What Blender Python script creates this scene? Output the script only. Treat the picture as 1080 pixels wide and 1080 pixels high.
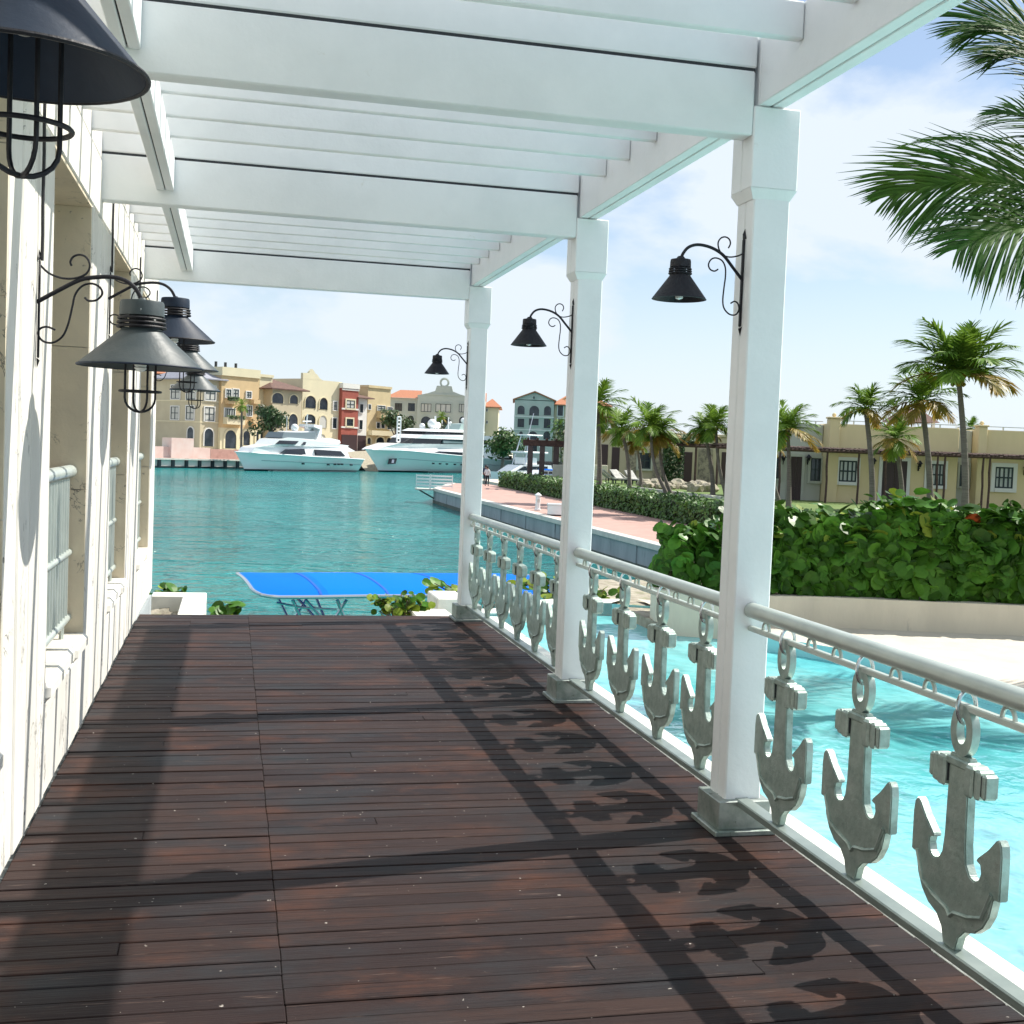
import bpy, bmesh, math, random
from mathutils import Vector as V, Matrix
R = math.radians
rnd = random.Random(7)
for o in list(bpy.data.objects): bpy.data.objects.remove(o)
C = bpy.context.scene.collection
sc = bpy.context.scene

# ------------------------------------------------------------------ camera
PITCH, YAW, ROLL, FPX, CAMH = -0.0527, 0.2289, 0.0390, 1281.8, 1.6
fw = V((math.sin(YAW)*math.cos(PITCH), math.cos(YAW)*math.cos(PITCH), math.sin(PITCH)))
r0 = V((math.cos(YAW), -math.sin(YAW), 0)); u0 = r0.cross(fw)
rr = r0*math.cos(ROLL) + u0*math.sin(ROLL); uu = rr.cross(fw)
cd = bpy.data.cameras.new('camera'); cam = bpy.data.objects.new('camera', cd); C.objects.link(cam)
M = Matrix(((rr.x, uu.x, -fw.x, 0), (rr.y, uu.y, -fw.y, 0), (rr.z, uu.z, -fw.z, CAMH), (0, 0, 0, 1)))
cam.matrix_world = M
cd.sensor_width = 36; cd.lens = FPX/1080*36; cd.clip_start = 0.05; cd.clip_end = 6000
sc.camera = cam
# ------------------------------------------------------------------ sky, sun, exposure
SUN = V((0.81, 0.17, 1.0)).normalized()
EL = math.asin(SUN.z); AZ = math.atan2(SUN.x, SUN.y)
w = bpy.data.worlds.new('World'); sc.world = w; w.use_nodes = True
nt = w.node_tree; nt.nodes.clear()
def N(tree, typ, **kw):
    n = tree.nodes.new(typ)
    for k, v in kw.items():
        if k.startswith('i_'):
            key = k[2:]; key = int(key) if key.isdigit() else key.replace('_', ' ')
            n.inputs[key].default_value = v
        else: setattr(n, k, v)
    return n
sky = N(nt, 'ShaderNodeTexSky', sky_type='NISHITA', sun_disc=False, sun_elevation=EL, sun_rotation=AZ,
        altitude=0, air_density=1.0, dust_density=0.4, ozone_density=2.0)
bg = N(nt, 'ShaderNodeBackground', i_Strength=0.10)
bgc = N(nt, 'ShaderNodeBackground', i_Color=(0.81, 0.90, 1.0, 1), i_Strength=0.71)
tc = N(nt, 'ShaderNodeTexCoord')
sep = N(nt, 'ShaderNodeSeparateXYZ'); nt.links.new(tc.outputs['Generated'], sep.inputs[0])
mp = N(nt, 'ShaderNodeMapping'); mp.inputs['Scale'].default_value = (2.6, 2.6, 5.5); mp.inputs['Location'].default_value = (1.9, 6.3, 0.5)
nt.links.new(tc.outputs['Generated'], mp.inputs['Vector'])
n1 = N(nt, 'ShaderNodeTexNoise', i_Scale=1.25, i_Detail=9.0, i_Roughness=0.56, i_Distortion=0.25)
nt.links.new(mp.outputs[0], n1.inputs['Vector'])
rp = N(nt, 'ShaderNodeValToRGB'); rp.color_ramp.elements[0].position = 0.41; rp.color_ramp.elements[1].position = 0.53
rp.color_ramp.elements[0].color = (0.22, 0.22, 0.22, 1); rp.color_ramp.elements[1].color = (1.0, 1.0, 1.0, 1)
nt.links.new(n1.outputs['Fac'], rp.inputs[0])
hz = N(nt, 'ShaderNodeMapRange'); hz.inputs[1].default_value = 0.0; hz.inputs[2].default_value = 0.22; hz.inputs[3].default_value = 0.97; hz.inputs[4].default_value = 0.0
nt.links.new(sep.outputs[2], hz.inputs[0])
mxm = N(nt, 'ShaderNodeMath', operation='MAXIMUM'); nt.links.new(rp.outputs[0], mxm.inputs[0]); nt.links.new(hz.outputs[0], mxm.inputs[1])
mx = N(nt, 'ShaderNodeMixShader'); out = N(nt, 'ShaderNodeOutputWorld')
nt.links.new(sky.outputs[0], bg.inputs['Color'])
nt.links.new(mxm.outputs[0], mx.inputs[0]); nt.links.new(bg.outputs[0], mx.inputs[1]); nt.links.new(bgc.outputs[0], mx.inputs[2])
nt.links.new(mx.outputs[0], out.inputs['Surface'])
sd = bpy.data.lights.new('sun', 'SUN'); sd.energy = 5.0; sd.angle = R(0.53); sd.color = (1.0, 0.95, 0.86)
so = bpy.data.objects.new('sun', sd); C.objects.link(so); so.rotation_euler = SUN.to_track_quat('Z', 'Y').to_euler(); so.location = (20, 10, 40)
sc.view_settings.view_transform = 'Standard'; sc.view_settings.look = 'None'
sc.view_settings.exposure = 0.56; sc.view_settings.gamma = 1.0; sc.view_settings.use_curve_mapping = False

# ------------------------------------------------------------------ helpers
def ray(px, py): return fw + rr*((px-540)/FPX) - uu*((py-540)/FPX)
EYE = V((0, 0, CAMH)); F0 = V((math.sin(YAW), math.cos(YAW), 0)); R0 = V((math.cos(YAW), -math.sin(YAW), 0))
def at_D(px, py, D):
    d = ray(px, py); return EYE + d*(D/d.dot(F0))
def at_z(px, py, z):
    d = ray(px, py); return EYE + d*((z-CAMH)/d.z)

class MB:
    def __init__(s): s.v = []; s.f = []; s.m = []
    def add(s, vs, fs, mi=0):
        b = len(s.v); s.v += [tuple(x) for x in vs]
        for f in fs: s.f.append(tuple(b+i for i in f)); s.m.append(mi)
        return s
    def box(s, x0, x1, y0, y1, z0, z1, mi=0, c=0.0):
        if c <= 0:
            vs = [(x0,y0,z0),(x1,y0,z0),(x1,y1,z0),(x0,y1,z0),(x0,y0,z1),(x1,y0,z1),(x1,y1,z1),(x0,y1,z1)]
            return s.add(vs, [(0,3,2,1),(4,5,6,7),(0,1,5,4),(1,2,6,5),(2,3,7,6),(3,0,4,7)], mi)
        bm = bmesh.new(); bmesh.ops.create_cube(bm, size=1)
        for v in bm.verts: v.co = V(((x0+x1)/2+v.co.x*(x1-x0), (y0+y1)/2+v.co.y*(y1-y0), (z0+z1)/2+v.co.z*(z1-z0)))
        bmesh.ops.bevel(bm, geom=bm.edges[:], offset=c, segments=1, affect='EDGES')
        bm.verts.index_update()
        s.add([v.co[:] for v in bm.verts], [[v.index for v in f.verts] for f in bm.faces], mi); bm.free(); return s
    def obox(s, c, ax, ay, az, mi=0):
        c = V(c); ax = V(ax); ay = V(ay); az = V(az)
        vs = [c+ax*i+ay*j+az*k for i, j, k in ((-1,-1,-1),(1,-1,-1),(1,1,-1),(-1,1,-1),(-1,-1,1),(1,-1,1),(1,1,1),(-1,1,1))]
        return s.add(vs, [(0,3,2,1),(4,5,6,7),(0,1,5,4),(1,2,6,5),(2,3,7,6),(3,0,4,7)], mi)
    def tube(s, pts, r, n=8, mi=0, cap=True):
        pts = [V(p) for p in pts]; k = len(pts); rs = r if isinstance(r, (list, tuple)) else [r]*k
        up = V((0, 0, 1)); rings = []; prev = None
        for i, p in enumerate(pts):
            t = (pts[min(i+1, k-1)]-pts[max(i-1, 0)]).normalized()
            if prev is None:
                a = t.cross(up)
                if a.length < 1e-3: a = t.cross(V((1, 0, 0)))
            else: a = prev - t*prev.dot(t)
            a.normalize(); prev = a; b = t.cross(a)
            rings.append([p+(a*math.cos(2*math.pi*j/n)+b*math.sin(2*math.pi*j/n))*rs[i] for j in range(n)])
        vs = [x for g in rings for x in g]; fs = []
        for i in range(k-1):
            for j in range(n): fs.append((i*n+j, i*n+(j+1) % n, (i+1)*n+(j+1) % n, (i+1)*n+j))
        if cap: fs.append(tuple(range(n-1, -1, -1))); fs.append(tuple((k-1)*n+j for j in range(n)))
        return s.add(vs, fs, mi)
    def lathe(s, prof, c, n=24, mi=0, cap=False):
        c = V(c); vs = []; fs = []; k = len(prof)
        for (r, z) in prof:
            for j in range(n): vs.append((c.x+r*math.cos(2*math.pi*j/n), c.y+r*math.sin(2*math.pi*j/n), c.z+z))
        for i in range(k-1):
            for j in range(n): fs.append((i*n+j, i*n+(j+1) % n, (i+1)*n+(j+1) % n, (i+1)*n+j))
        if cap: fs.append(tuple(range(n-1, -1, -1))); fs.append(tuple((k-1)*n+j for j in range(n)))
        return s.add(vs, fs, mi)
    def ball(s, c, r, n=14, mi=0):
        pr = [(r*math.sin(math.pi*i/8)+1e-4, -r*math.cos(math.pi*i/8)) for i in range(9)]
        return s.lathe(pr, c, n, mi)
    def prism(s, poly, fn, a, b, mi=0):
        # poly: list of 2D points; fn(u, v, w) -> 3D ; extruded from w=a to w=b
        n = len(poly); vs = [fn(u, v, a) for u, v in poly]+[fn(u, v, b) for u, v in poly]
        fs = [tuple(range(n-1, -1, -1)), tuple(range(n, 2*n))]+[(i, (i+1) % n, n+(i+1) % n, n+i) for i in range(n)]
        return s.add(vs, fs, mi)
    def build(s, name, mats, parent=None, smooth=False, tri=False, fixn=False):
        me = bpy.data.meshes.new(name); me.from_pydata(s.v, [], s.f)
        if not isinstance(mats, (list, tuple)): mats = [mats]
        for m in mats: me.materials.append(m)
        me.polygons.foreach_set('material_index', s.m)
        if fixn:
            bm = bmesh.new(); bm.from_mesh(me); bmesh.ops.recalc_face_normals(bm, faces=bm.faces[:]); bm.to_mesh(me); bm.free()
        if smooth:
            me.polygons.foreach_set('use_smooth', [True]*len(me.polygons))
            try: me.set_sharp_from_angle(angle=R(40))
            except Exception: pass
        me.update()
        o = bpy.data.objects.new(name, me); C.objects.link(o)
        if parent is not None: o.parent = parent
        return o
def tag(o, label=None, cat=None, group=None, kind=None):
    if label: o['label'] = label
    if cat: o['category'] = cat
    if group: o['group'] = group
    if kind: o['kind'] = kind
    return o
def thing(name, label, cat, loc=(0, 0, 0), rz=0, group=None):
    o = bpy.data.objects.new(name, None); C.objects.link(o); o.location = loc; o.rotation_euler = (0, 0, rz); o.empty_display_size = 0.2
    return tag(o, label, cat, group)
def struct(o): o['kind'] = 'structure'; return o
def copy_tree(o, parent=None):
    c = o.copy(); C.objects.link(c)
    if parent is not None: c.parent = parent
    for ch in list(o.children): copy_tree(ch, c)
    return c

# ------------------------------------------------------------------ materials
def mat(name, col, rough=0.6, col2=None, scale=4.0, fac=(0.35, 0.65), metal=0.0, bump=0.0, bscale=None, spec=0.5, island=0.0,
        stretch=(1, 1, 1), col3=None, scale3=1.0, fac3=(0.55, 0.7), detail=6.0, trans=0.0, coat=0.0, rough2=None, cracks=None):
    m = bpy.data.materials.new(name); m.use_nodes = True; t = m.node_tree
    b = t.nodes['Principled BSDF']; b.inputs['Roughness'].default_value = rough; b.inputs['Metallic'].default_value = metal
    b.inputs['Specular IOR Level'].default_value = spec; b.inputs['Coat Weight'].default_value = coat
    b.inputs['Base Color'].default_value = (*col, 1)
    tcn = N(t, 'ShaderNodeTexCoord'); mpn = N(t, 'ShaderNodeMapping'); mpn.inputs['Scale'].default_value = stretch
    t.links.new(tcn.outputs['Object'], mpn.inputs['Vector'])
    cur = None
    def rgb(c):
        n = N(t, 'ShaderNodeRGB'); n.outputs[0].default_value = (*c, 1); return n.outputs[0]
    cur = rgb(col)
    if col2 is not None:
        no = N(t, 'ShaderNodeTexNoise', i_Scale=scale, i_Detail=detail, i_Roughness=0.6); t.links.new(mpn.outputs[0], no.inputs['Vector'])
        mr = N(t, 'ShaderNodeMapRange'); mr.inputs[1].default_value = fac[0]; mr.inputs[2].default_value = fac[1]
        t.links.new(no.outputs['Fac'], mr.inputs[0])
        mxn = N(t, 'ShaderNodeMix', data_type='RGBA'); t.links.new(mr.outputs[0], mxn.inputs[0])
        t.links.new(cur, mxn.inputs[6]); t.links.new(rgb(col2), mxn.inputs[7]); cur = mxn.outputs[2]
        if rough2 is not None:
            mr2 = N(t, 'ShaderNodeMapRange'); mr2.inputs[3].default_value = rough; mr2.inputs[4].default_value = rough2
            t.links.new(mr.outputs[0], mr2.inputs[0]); t.links.new(mr2.outputs[0], b.inputs['Roughness'])
    if col3 is not None:
        no = N(t, 'ShaderNodeTexNoise', i_Scale=scale3, i_Detail=5.0, i_Roughness=0.65); t.links.new(mpn.outputs[0], no.inputs['Vector'])
        mr = N(t, 'ShaderNodeMapRange'); mr.inputs[1].default_value = fac3[0]; mr.inputs[2].default_value = fac3[1]
        t.links.new(no.outputs['Fac'], mr.inputs[0])
        mxn = N(t, 'ShaderNodeMix', data_type='RGBA'); t.links.new(mr.outputs[0], mxn.inputs[0])
        t.links.new(cur, mxn.inputs[6]); t.links.new(rgb(col3), mxn.inputs[7]); cur = mxn.outputs[2]
    if cracks is not None:
        cc, cs = cracks
        no = N(t, 'ShaderNodeTexNoise', i_Scale=cs, i_Detail=7.0, i_Roughness=0.62, i_Distortion=0.8); t.links.new(mpn.outputs[0], no.inputs['Vector'])
        a = N(t, 'ShaderNodeMath', operation='SUBTRACT', i_1=0.5); t.links.new(no.outputs['Fac'], a.inputs[0])
        ab = N(t, 'ShaderNodeMath', operation='ABSOLUTE'); t.links.new(a.outputs[0], ab.inputs[0])
        mr = N(t, 'ShaderNodeMapRange'); mr.inputs[1].default_value = 0.002; mr.inputs[2].default_value = 0.007; mr.inputs[3].default_value = 1; mr.inputs[4].default_value = 0; t.links.new(ab.outputs[0], mr.inputs[0])
        n2 = N(t, 'ShaderNodeTexNoise', i_Scale=cs*1.7, i_Detail=2.0); t.links.new(tcn.outputs['Object'], n2.inputs['Vector'])
        m2 = N(t, 'ShaderNodeMapRange'); m2.inputs[1].default_value = 0.50; m2.inputs[2].default_value = 0.60; t.links.new(n2.outputs['Fac'], m2.inputs[0])
        mu = N(t, 'ShaderNodeMath', operation='MULTIPLY'); t.links.new(mr.outputs[0], mu.inputs[0]); t.links.new(m2.outputs[0], mu.inputs[1])
        mxn = N(t, 'ShaderNodeMix', data_type='RGBA'); t.links.new(mu.outputs[0], mxn.inputs[0]); t.links.new(cur, mxn.inputs[6]); t.links.new(rgb(cc), mxn.inputs[7]); cur = mxn.outputs[2]
    if island > 0:
        g = N(t, 'ShaderNodeNewGeometry'); mr = N(t, 'ShaderNodeMapRange'); mr.inputs[3].default_value = 1-island; mr.inputs[4].default_value = 1+island
        t.links.new(g.outputs['Random Per Island'], mr.inputs[0])
        hs = N(t, 'ShaderNodeHueSaturation'); t.links.new(mr.outputs[0], hs.inputs['Value']); t.links.new(cur, hs.inputs['Color']); cur = hs.outputs[0]
    t.links.new(cur, b.inputs['Base Color'])
    if bump > 0:
        no = N(t, 'ShaderNodeTexNoise', i_Scale=bscale or scale, i_Detail=6.0, i_Roughness=0.6); t.links.new(mpn.outputs[0], no.inputs['Vector'])
        bp = N(t, 'ShaderNodeBump', i_Strength=bump, i_Distance=0.02); t.links.new(no.outputs['Fac'], bp.inputs['Height'])
        t.links.new(bp.outputs[0], b.inputs['Normal'])
    if trans > 0:
        tr = N(t, 'ShaderNodeBsdfTranslucent'); t.links.new(cur, tr.inputs['Color'])
        ms = N(t, 'ShaderNodeMixShader', i_0=trans); t.links.new(b.outputs[0], ms.inputs[1]); t.links.new(tr.outputs[0], ms.inputs[2])
        t.links.new(ms.outputs[0], t.nodes['Material Output'].inputs['Surface'])
    return m
def water_mat(name, col, col2, vscale, rough, layers, spec=0.4, diff_bump=True):
    m = bpy.data.materials.new(name); m.use_nodes = True; t = m.node_tree; b = t.nodes['Principled BSDF']
    b.inputs['Roughness'].default_value = rough; b.inputs['Specular IOR Level'].default_value = spec; b.inputs['IOR'].default_value = 1.33
    g = N(t, 'ShaderNodeTexCoord')
    no = N(t, 'ShaderNodeTexNoise', i_Scale=vscale, i_Detail=5.0, i_Roughness=0.6); t.links.new(g.outputs['Object'], no.inputs['Vector'])
    rp = N(t, 'ShaderNodeValToRGB'); rp.color_ramp.elements[0].color = (*col, 1); rp.color_ramp.elements[1].color = (*col2, 1)
    rp.color_ramp.elements[0].position = 0.35; rp.color_ramp.elements[1].position = 0.68
    t.links.new(no.outputs['Fac'], rp.inputs[0]); t.links.new(rp.outputs[0], b.inputs['Base Color'])
    prev = None
    for (sx, sy, sc_, strength, dist) in layers:
        mp_ = N(t, 'ShaderNodeMapping'); mp_.inputs['Scale'].default_value = (sx, sy, 1); t.links.new(g.outputs['Object'], mp_.inputs['Vector'])
        n_ = N(t, 'ShaderNodeTexNoise', i_Scale=sc_, i_Detail=4.0, i_Roughness=0.55, i_Distortion=0.4); t.links.new(mp_.outputs[0], n_.inputs['Vector'])
        bp = N(t, 'ShaderNodeBump', i_Strength=strength, i_Distance=dist); t.links.new(n_.outputs['Fac'], bp.inputs['Height'])
        if prev: t.links.new(prev, bp.inputs['Normal'])
        prev = bp.outputs[0]
    t.links.new(prev, b.inputs['Normal'])
    return m
def deck_mat():
    m = bpy.data.materials.new('deck_wood'); m.use_nodes = True; t = m.node_tree; b = t.nodes['Principled BSDF']
    g = N(t, 'ShaderNodeTexCoord'); geo = N(t, 'ShaderNodeNewGeometry')
    def noise(scale, st, det=6.0, rough=0.6, off=0.0, isl=True):
        mp_ = N(t, 'ShaderNodeMapping'); mp_.inputs['Scale'].default_value = st
        t.links.new(g.outputs['Object'], mp_.inputs['Vector'])
        ad = N(t, 'ShaderNodeVectorMath', operation='ADD'); cm = N(t, 'ShaderNodeCombineXYZ')
        mu = N(t, 'ShaderNodeMath', operation='MULTIPLY', i_1=(37.0+off) if isl else 0.06); t.links.new(geo.outputs['Random Per Island'], mu.inputs[0])
        t.links.new(mu.outputs[0], cm.inputs[2]); t.links.new(mp_.outputs[0], ad.inputs[0]); t.links.new(cm.outputs[0], ad.inputs[1])
        n_ = N(t, 'ShaderNodeTexNoise', i_Scale=scale, i_Detail=det, i_Roughness=rough); t.links.new(ad.outputs[0], n_.inputs['Vector'])
        return n_.outputs['Fac']
    def ramp(s, p0, p1):
        mr = N(t, 'ShaderNodeMapRange'); mr.inputs[1].default_value = p0; mr.inputs[2].default_value = p1; t.links.new(s, mr.inputs[0]); return mr.outputs[0]
    def mix(f, a, c):
        mx_ = N(t, 'ShaderNodeMix', data_type='RGBA'); t.links.new(f, mx_.inputs[0])
        for i, x in ((6, a), (7, c)):
            if isinstance(x, tuple): mx_.inputs[i].default_value = (*x, 1)
            else: t.links.new(x, mx_.inputs[i])
        return mx_.outputs[2]
    base = mix(ramp(geo.outputs['Random Per Island'], 0, 1), (0.022, 0.0145, 0.0145), (0.040, 0.024, 0.0205))
    c = mix(ramp(noise(2.2, (1, 1.5, 1), off=3, isl=False), 0.52, 0.72), base, (0.074, 0.032, 0.021))      # red worn patches
    c = mix(ramp(noise(1.7, (0.8, 1.5, 3), off=11, isl=False), 0.48, 0.68), c, (0.024, 0.025, 0.028))        # grey weathered patches
    c = mix(ramp(noise(9, (0.35, 14, 1), det=8.0), 0.50, 0.78), c, (0.011, 0.008, 0.009))       # grain
    c = mix(ramp(noise(7, (0.7, 9, 1), off=5), 0.63, 0.76), c, (0.105, 0.072, 0.060))             # scuffed fibres
    v = N(t, 'ShaderNodeTexNoise', i_Scale=38.0, i_Detail=2.5); t.links.new(g.outputs['Object'], v.inputs['Vector'])
    c = mix(ramp(v.outputs['Fac'], 0.735, 0.755), c, (0.34, 0.31, 0.28))                          # specks of dried dirt
    t.links.new(c, b.inputs['Base Color'])
    ro = N(t, 'ShaderNodeMapRange'); ro.inputs[3].default_value = 0.42; ro.inputs[4].default_value = 0.7
    t.links.new(noise(3, (1, 4, 1), off=8), ro.inputs[0]); t.links.new(ro.outputs[0], b.inputs['Roughness'])
    b.inputs['Specular IOR Level'].default_value = 0.10
    bp = N(t, 'ShaderNodeBump', i_Strength=0.5, i_Distance=0.004); t.links.new(noise(9, (0.4, 12, 1), det=8.0, off=2), bp.inputs['Height'])
    t.links.new(bp.outputs[0], b.inputs['Normal'])
    return m

WHITE = mat('white_paint', (0.80, 0.82, 0.825), 0.45, (0.71, 0.735, 0.74), 2.2, (0.42, 0.75), col3=(0.58, 0.55, 0.48), scale3=6.0, fac3=(0.68, 0.84), bump=0.10, bscale=35)
STONE = mat('white_stone', (0.74, 0.72, 0.67), 0.6, (0.62, 0.60, 0.55), 3.0, (0.35, 0.75), col3=(0.42, 0.39, 0.35), scale3=13.0, fac3=(0.69, 0.76), bump=0.25, bscale=9, island=0.05, stretch=(1, 1, 0.45), cracks=((0.16, 0.15, 0.14), 2.6))
JAMB = mat('beige_marble', (0.74, 0.64, 0.47), 0.5, (0.62, 0.54, 0.41), 2.6, (0.35, 0.7), col3=(0.26, 0.23, 0.19), scale3=17.0, fac3=(0.67, 0.73), bump=0.15, bscale=20, cracks=((0.22, 0.19, 0.15), 2.2))
SILL = mat('pale_sill_stone', (0.78, 0.75, 0.68), 0.5, (0.68, 0.66, 0.60), 5.0, bump=0.1, bscale=25)
KERBM = mat('kerb_stone', (0.78, 0.77, 0.71), 0.6, (0.62, 0.62, 0.57), 5.0, (0.4, 0.75), col3=(0.40, 0.42, 0.37), scale3=11, fac3=(0.66, 0.78), bump=0.2, bscale=30)
DECK = deck_mat()
ALU = mat('brushed_aluminium', (0.44, 0.52, 0.48), 0.42, (0.27, 0.34, 0.31), 11.0, (0.38, 0.66), metal=0.75, bump=0.2, bscale=26, rough2=0.6, col3=(0.16, 0.17, 0.13), scale3=9, fac3=(0.64, 0.76))
RAILM = mat('rail_paint', (0.52, 0.57, 0.53), 0.36, (0.44, 0.49, 0.46), 6.0, metal=0.35)
RAILB = mat('grey_metal_rail', (0.34, 0.39, 0.36), 0.4, (0.26, 0.31, 0.29), 6.0, metal=0.6)
PLINTH = mat('stained_steel', (0.36, 0.39, 0.37), 0.45, (0.20, 0.25, 0.22), 9.0, (0.4, 0.65), metal=0.55, col3=(0.06, 0.08, 0.06), scale3=28, fac3=(0.62, 0.74), bump=0.1, bscale=30)
IRON = mat('black_iron', (0.009, 0.009, 0.014), 0.5, (0.016, 0.016, 0.021), 30, spec=0.28, bump=0.2, bscale=90)
SHADE = mat('dark_lamp_enamel', (0.008, 0.016, 0.034), 0.5, (0.013, 0.024, 0.045), 6, spec=0.25, bump=0.12, bscale=14, rough2=0.55, col3=(0.45, 0.50, 0.54), scale3=6, fac3=(0.735, 0.75))
SHADEG = mat('grey_lamp_enamel', (0.042, 0.058, 0.066), 0.45, (0.066, 0.080, 0.085), 9, spec=0.35, bump=0.15, bscale=14, col3=(0.55, 0.57, 0.57), scale3=7, fac3=(0.70, 0.72))
CHIP = mat('chipped_paint_edge', (0.42, 0.47, 0.50), 0.6)
BULB = mat('bulb_glass', (0.82, 0.84, 0.83), 0.15)
GAP = mat('dark_gap', (0.03, 0.035, 0.04), 0.8)
CONC = mat('quay_concrete', (0.36, 0.40, 0.42), 0.7, (0.24, 0.28, 0.30), 0.9, (0.35, 0.7), bump=0.2, bscale=6, stretch=(1, 1, 0.4), col3=(0.15, 0.18, 0.19), scale3=1.6, fac3=(0.6, 0.75))
CAPST = mat('quay_cap', (0.66, 0.64, 0.58), 0.7, (0.54, 0.53, 0.48), 3.0)
PAVE = mat('pink_paving', (0.46, 0.29, 0.245), 0.8, (0.38, 0.24, 0.205), 1.4, (0.35, 0.7), bump=0.2, bscale=14, col3=(0.34, 0.20, 0.17), scale3=0.5, fac3=(0.58, 0.7))
SAND = mat('pale_terrace', (0.60, 0.55, 0.46), 0.9, (0.50, 0.46, 0.38), 3.0, (0.35, 0.7), bump=0.3, bscale=40, col3=(0.42, 0.38, 0.31), scale3=1.2, fac3=(0.62, 0.8))
PLANT = mat('planter_render', (0.66, 0.60, 0.48), 0.8, (0.56, 0.51, 0.41), 2.5, (0.35, 0.7), bump=0.2, bscale=20, stretch=(1, 1, 0.3), col3=(0.36, 0.33, 0.28), scale3=4, fac3=(0.66, 0.8))
SOIL = mat('soil', (0.10, 0.075, 0.05), 0.95, (0.20, 0.16, 0.10), 7, bump=0.6, bscale=18)
ROCK = mat('coral_rock', (0.42, 0.38, 0.30), 0.9, (0.22, 0.19, 0.14), 7, bump=0.8, bscale=12, col3=(0.20, 0.22, 0.10), scale3=5, fac3=(0.55, 0.7))
LAWN = mat('lawn_grass', (0.085, 0.15, 0.03), 0.9, (0.14, 0.19, 0.05), 1.2, (0.35, 0.7), bump=0.5, bscale=30)
LEAF = mat('sea_grape_leaf', (0.037, 0.108, 0.012), 0.36, (0.075, 0.180, 0.020), 3.0, (0.4, 0.7), island=0.5, trans=0.13, spec=0.14, col3=(0.10, 0.10, 0.02), scale3=14, fac3=(0.64, 0.74))
LEAFY = mat('young_leaf', (0.20, 0.27, 0.03), 0.45, island=0.3, trans=0.25, spec=0.2)
LEAFR = mat('red_leaf', (0.34, 0.07, 0.02), 0.4, island=0.3, trans=0.2)
HEDGE = mat('clipped_hedge_leaf', (0.055, 0.135, 0.022), 0.5, (0.10, 0.19, 0.035), 1.2, (0.4, 0.7), island=0.45, trans=0.15)
TWIG = mat('twigs', (0.10, 0.075, 0.05), 0.9)
FROND = mat('palm_frond', (0.105, 0.205, 0.025), 0.5, (0.20, 0.30, 0.035), 0.8, (0.4, 0.7), island=0.30, trans=0.28, spec=0.2)
FRONDY = mat('yellowing_frond', (0.25, 0.22, 0.03), 0.5, (0.34, 0.20, 0.04), 2.0, island=0.25, trans=0.3)
FRONDN = mat('near_palm_frond', (0.030, 0.095, 0.014), 0.5, (0.075, 0.145, 0.018), 1.6, (0.4, 0.7), island=0.28, trans=0.25, spec=0.10)
TRUNK = mat('palm_trunk', (0.20, 0.175, 0.15), 0.9, (0.12, 0.105, 0.09), 6, bump=0.6, bscale=5, stretch=(0.4, 0.4, 5))
TREE = mat('broadleaf_foliage', (0.035, 0.075, 0.022), 0.5, (0.06, 0.11, 0.03), 0.6, (0.4, 0.7), island=0.4, trans=0.15)
SEA = water_mat('marina_water', (0.002, 0.150, 0.155), (0.014, 0.265, 0.26), 0.045, 0.10,
                [(0.55, 1.0, 0.30, 1.0, 1.5), (0.6, 1.0, 1.1, 1.0, 0.7), (0.7, 1.0, 2.6, 1.0, 0.30)], spec=0.5)
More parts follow.
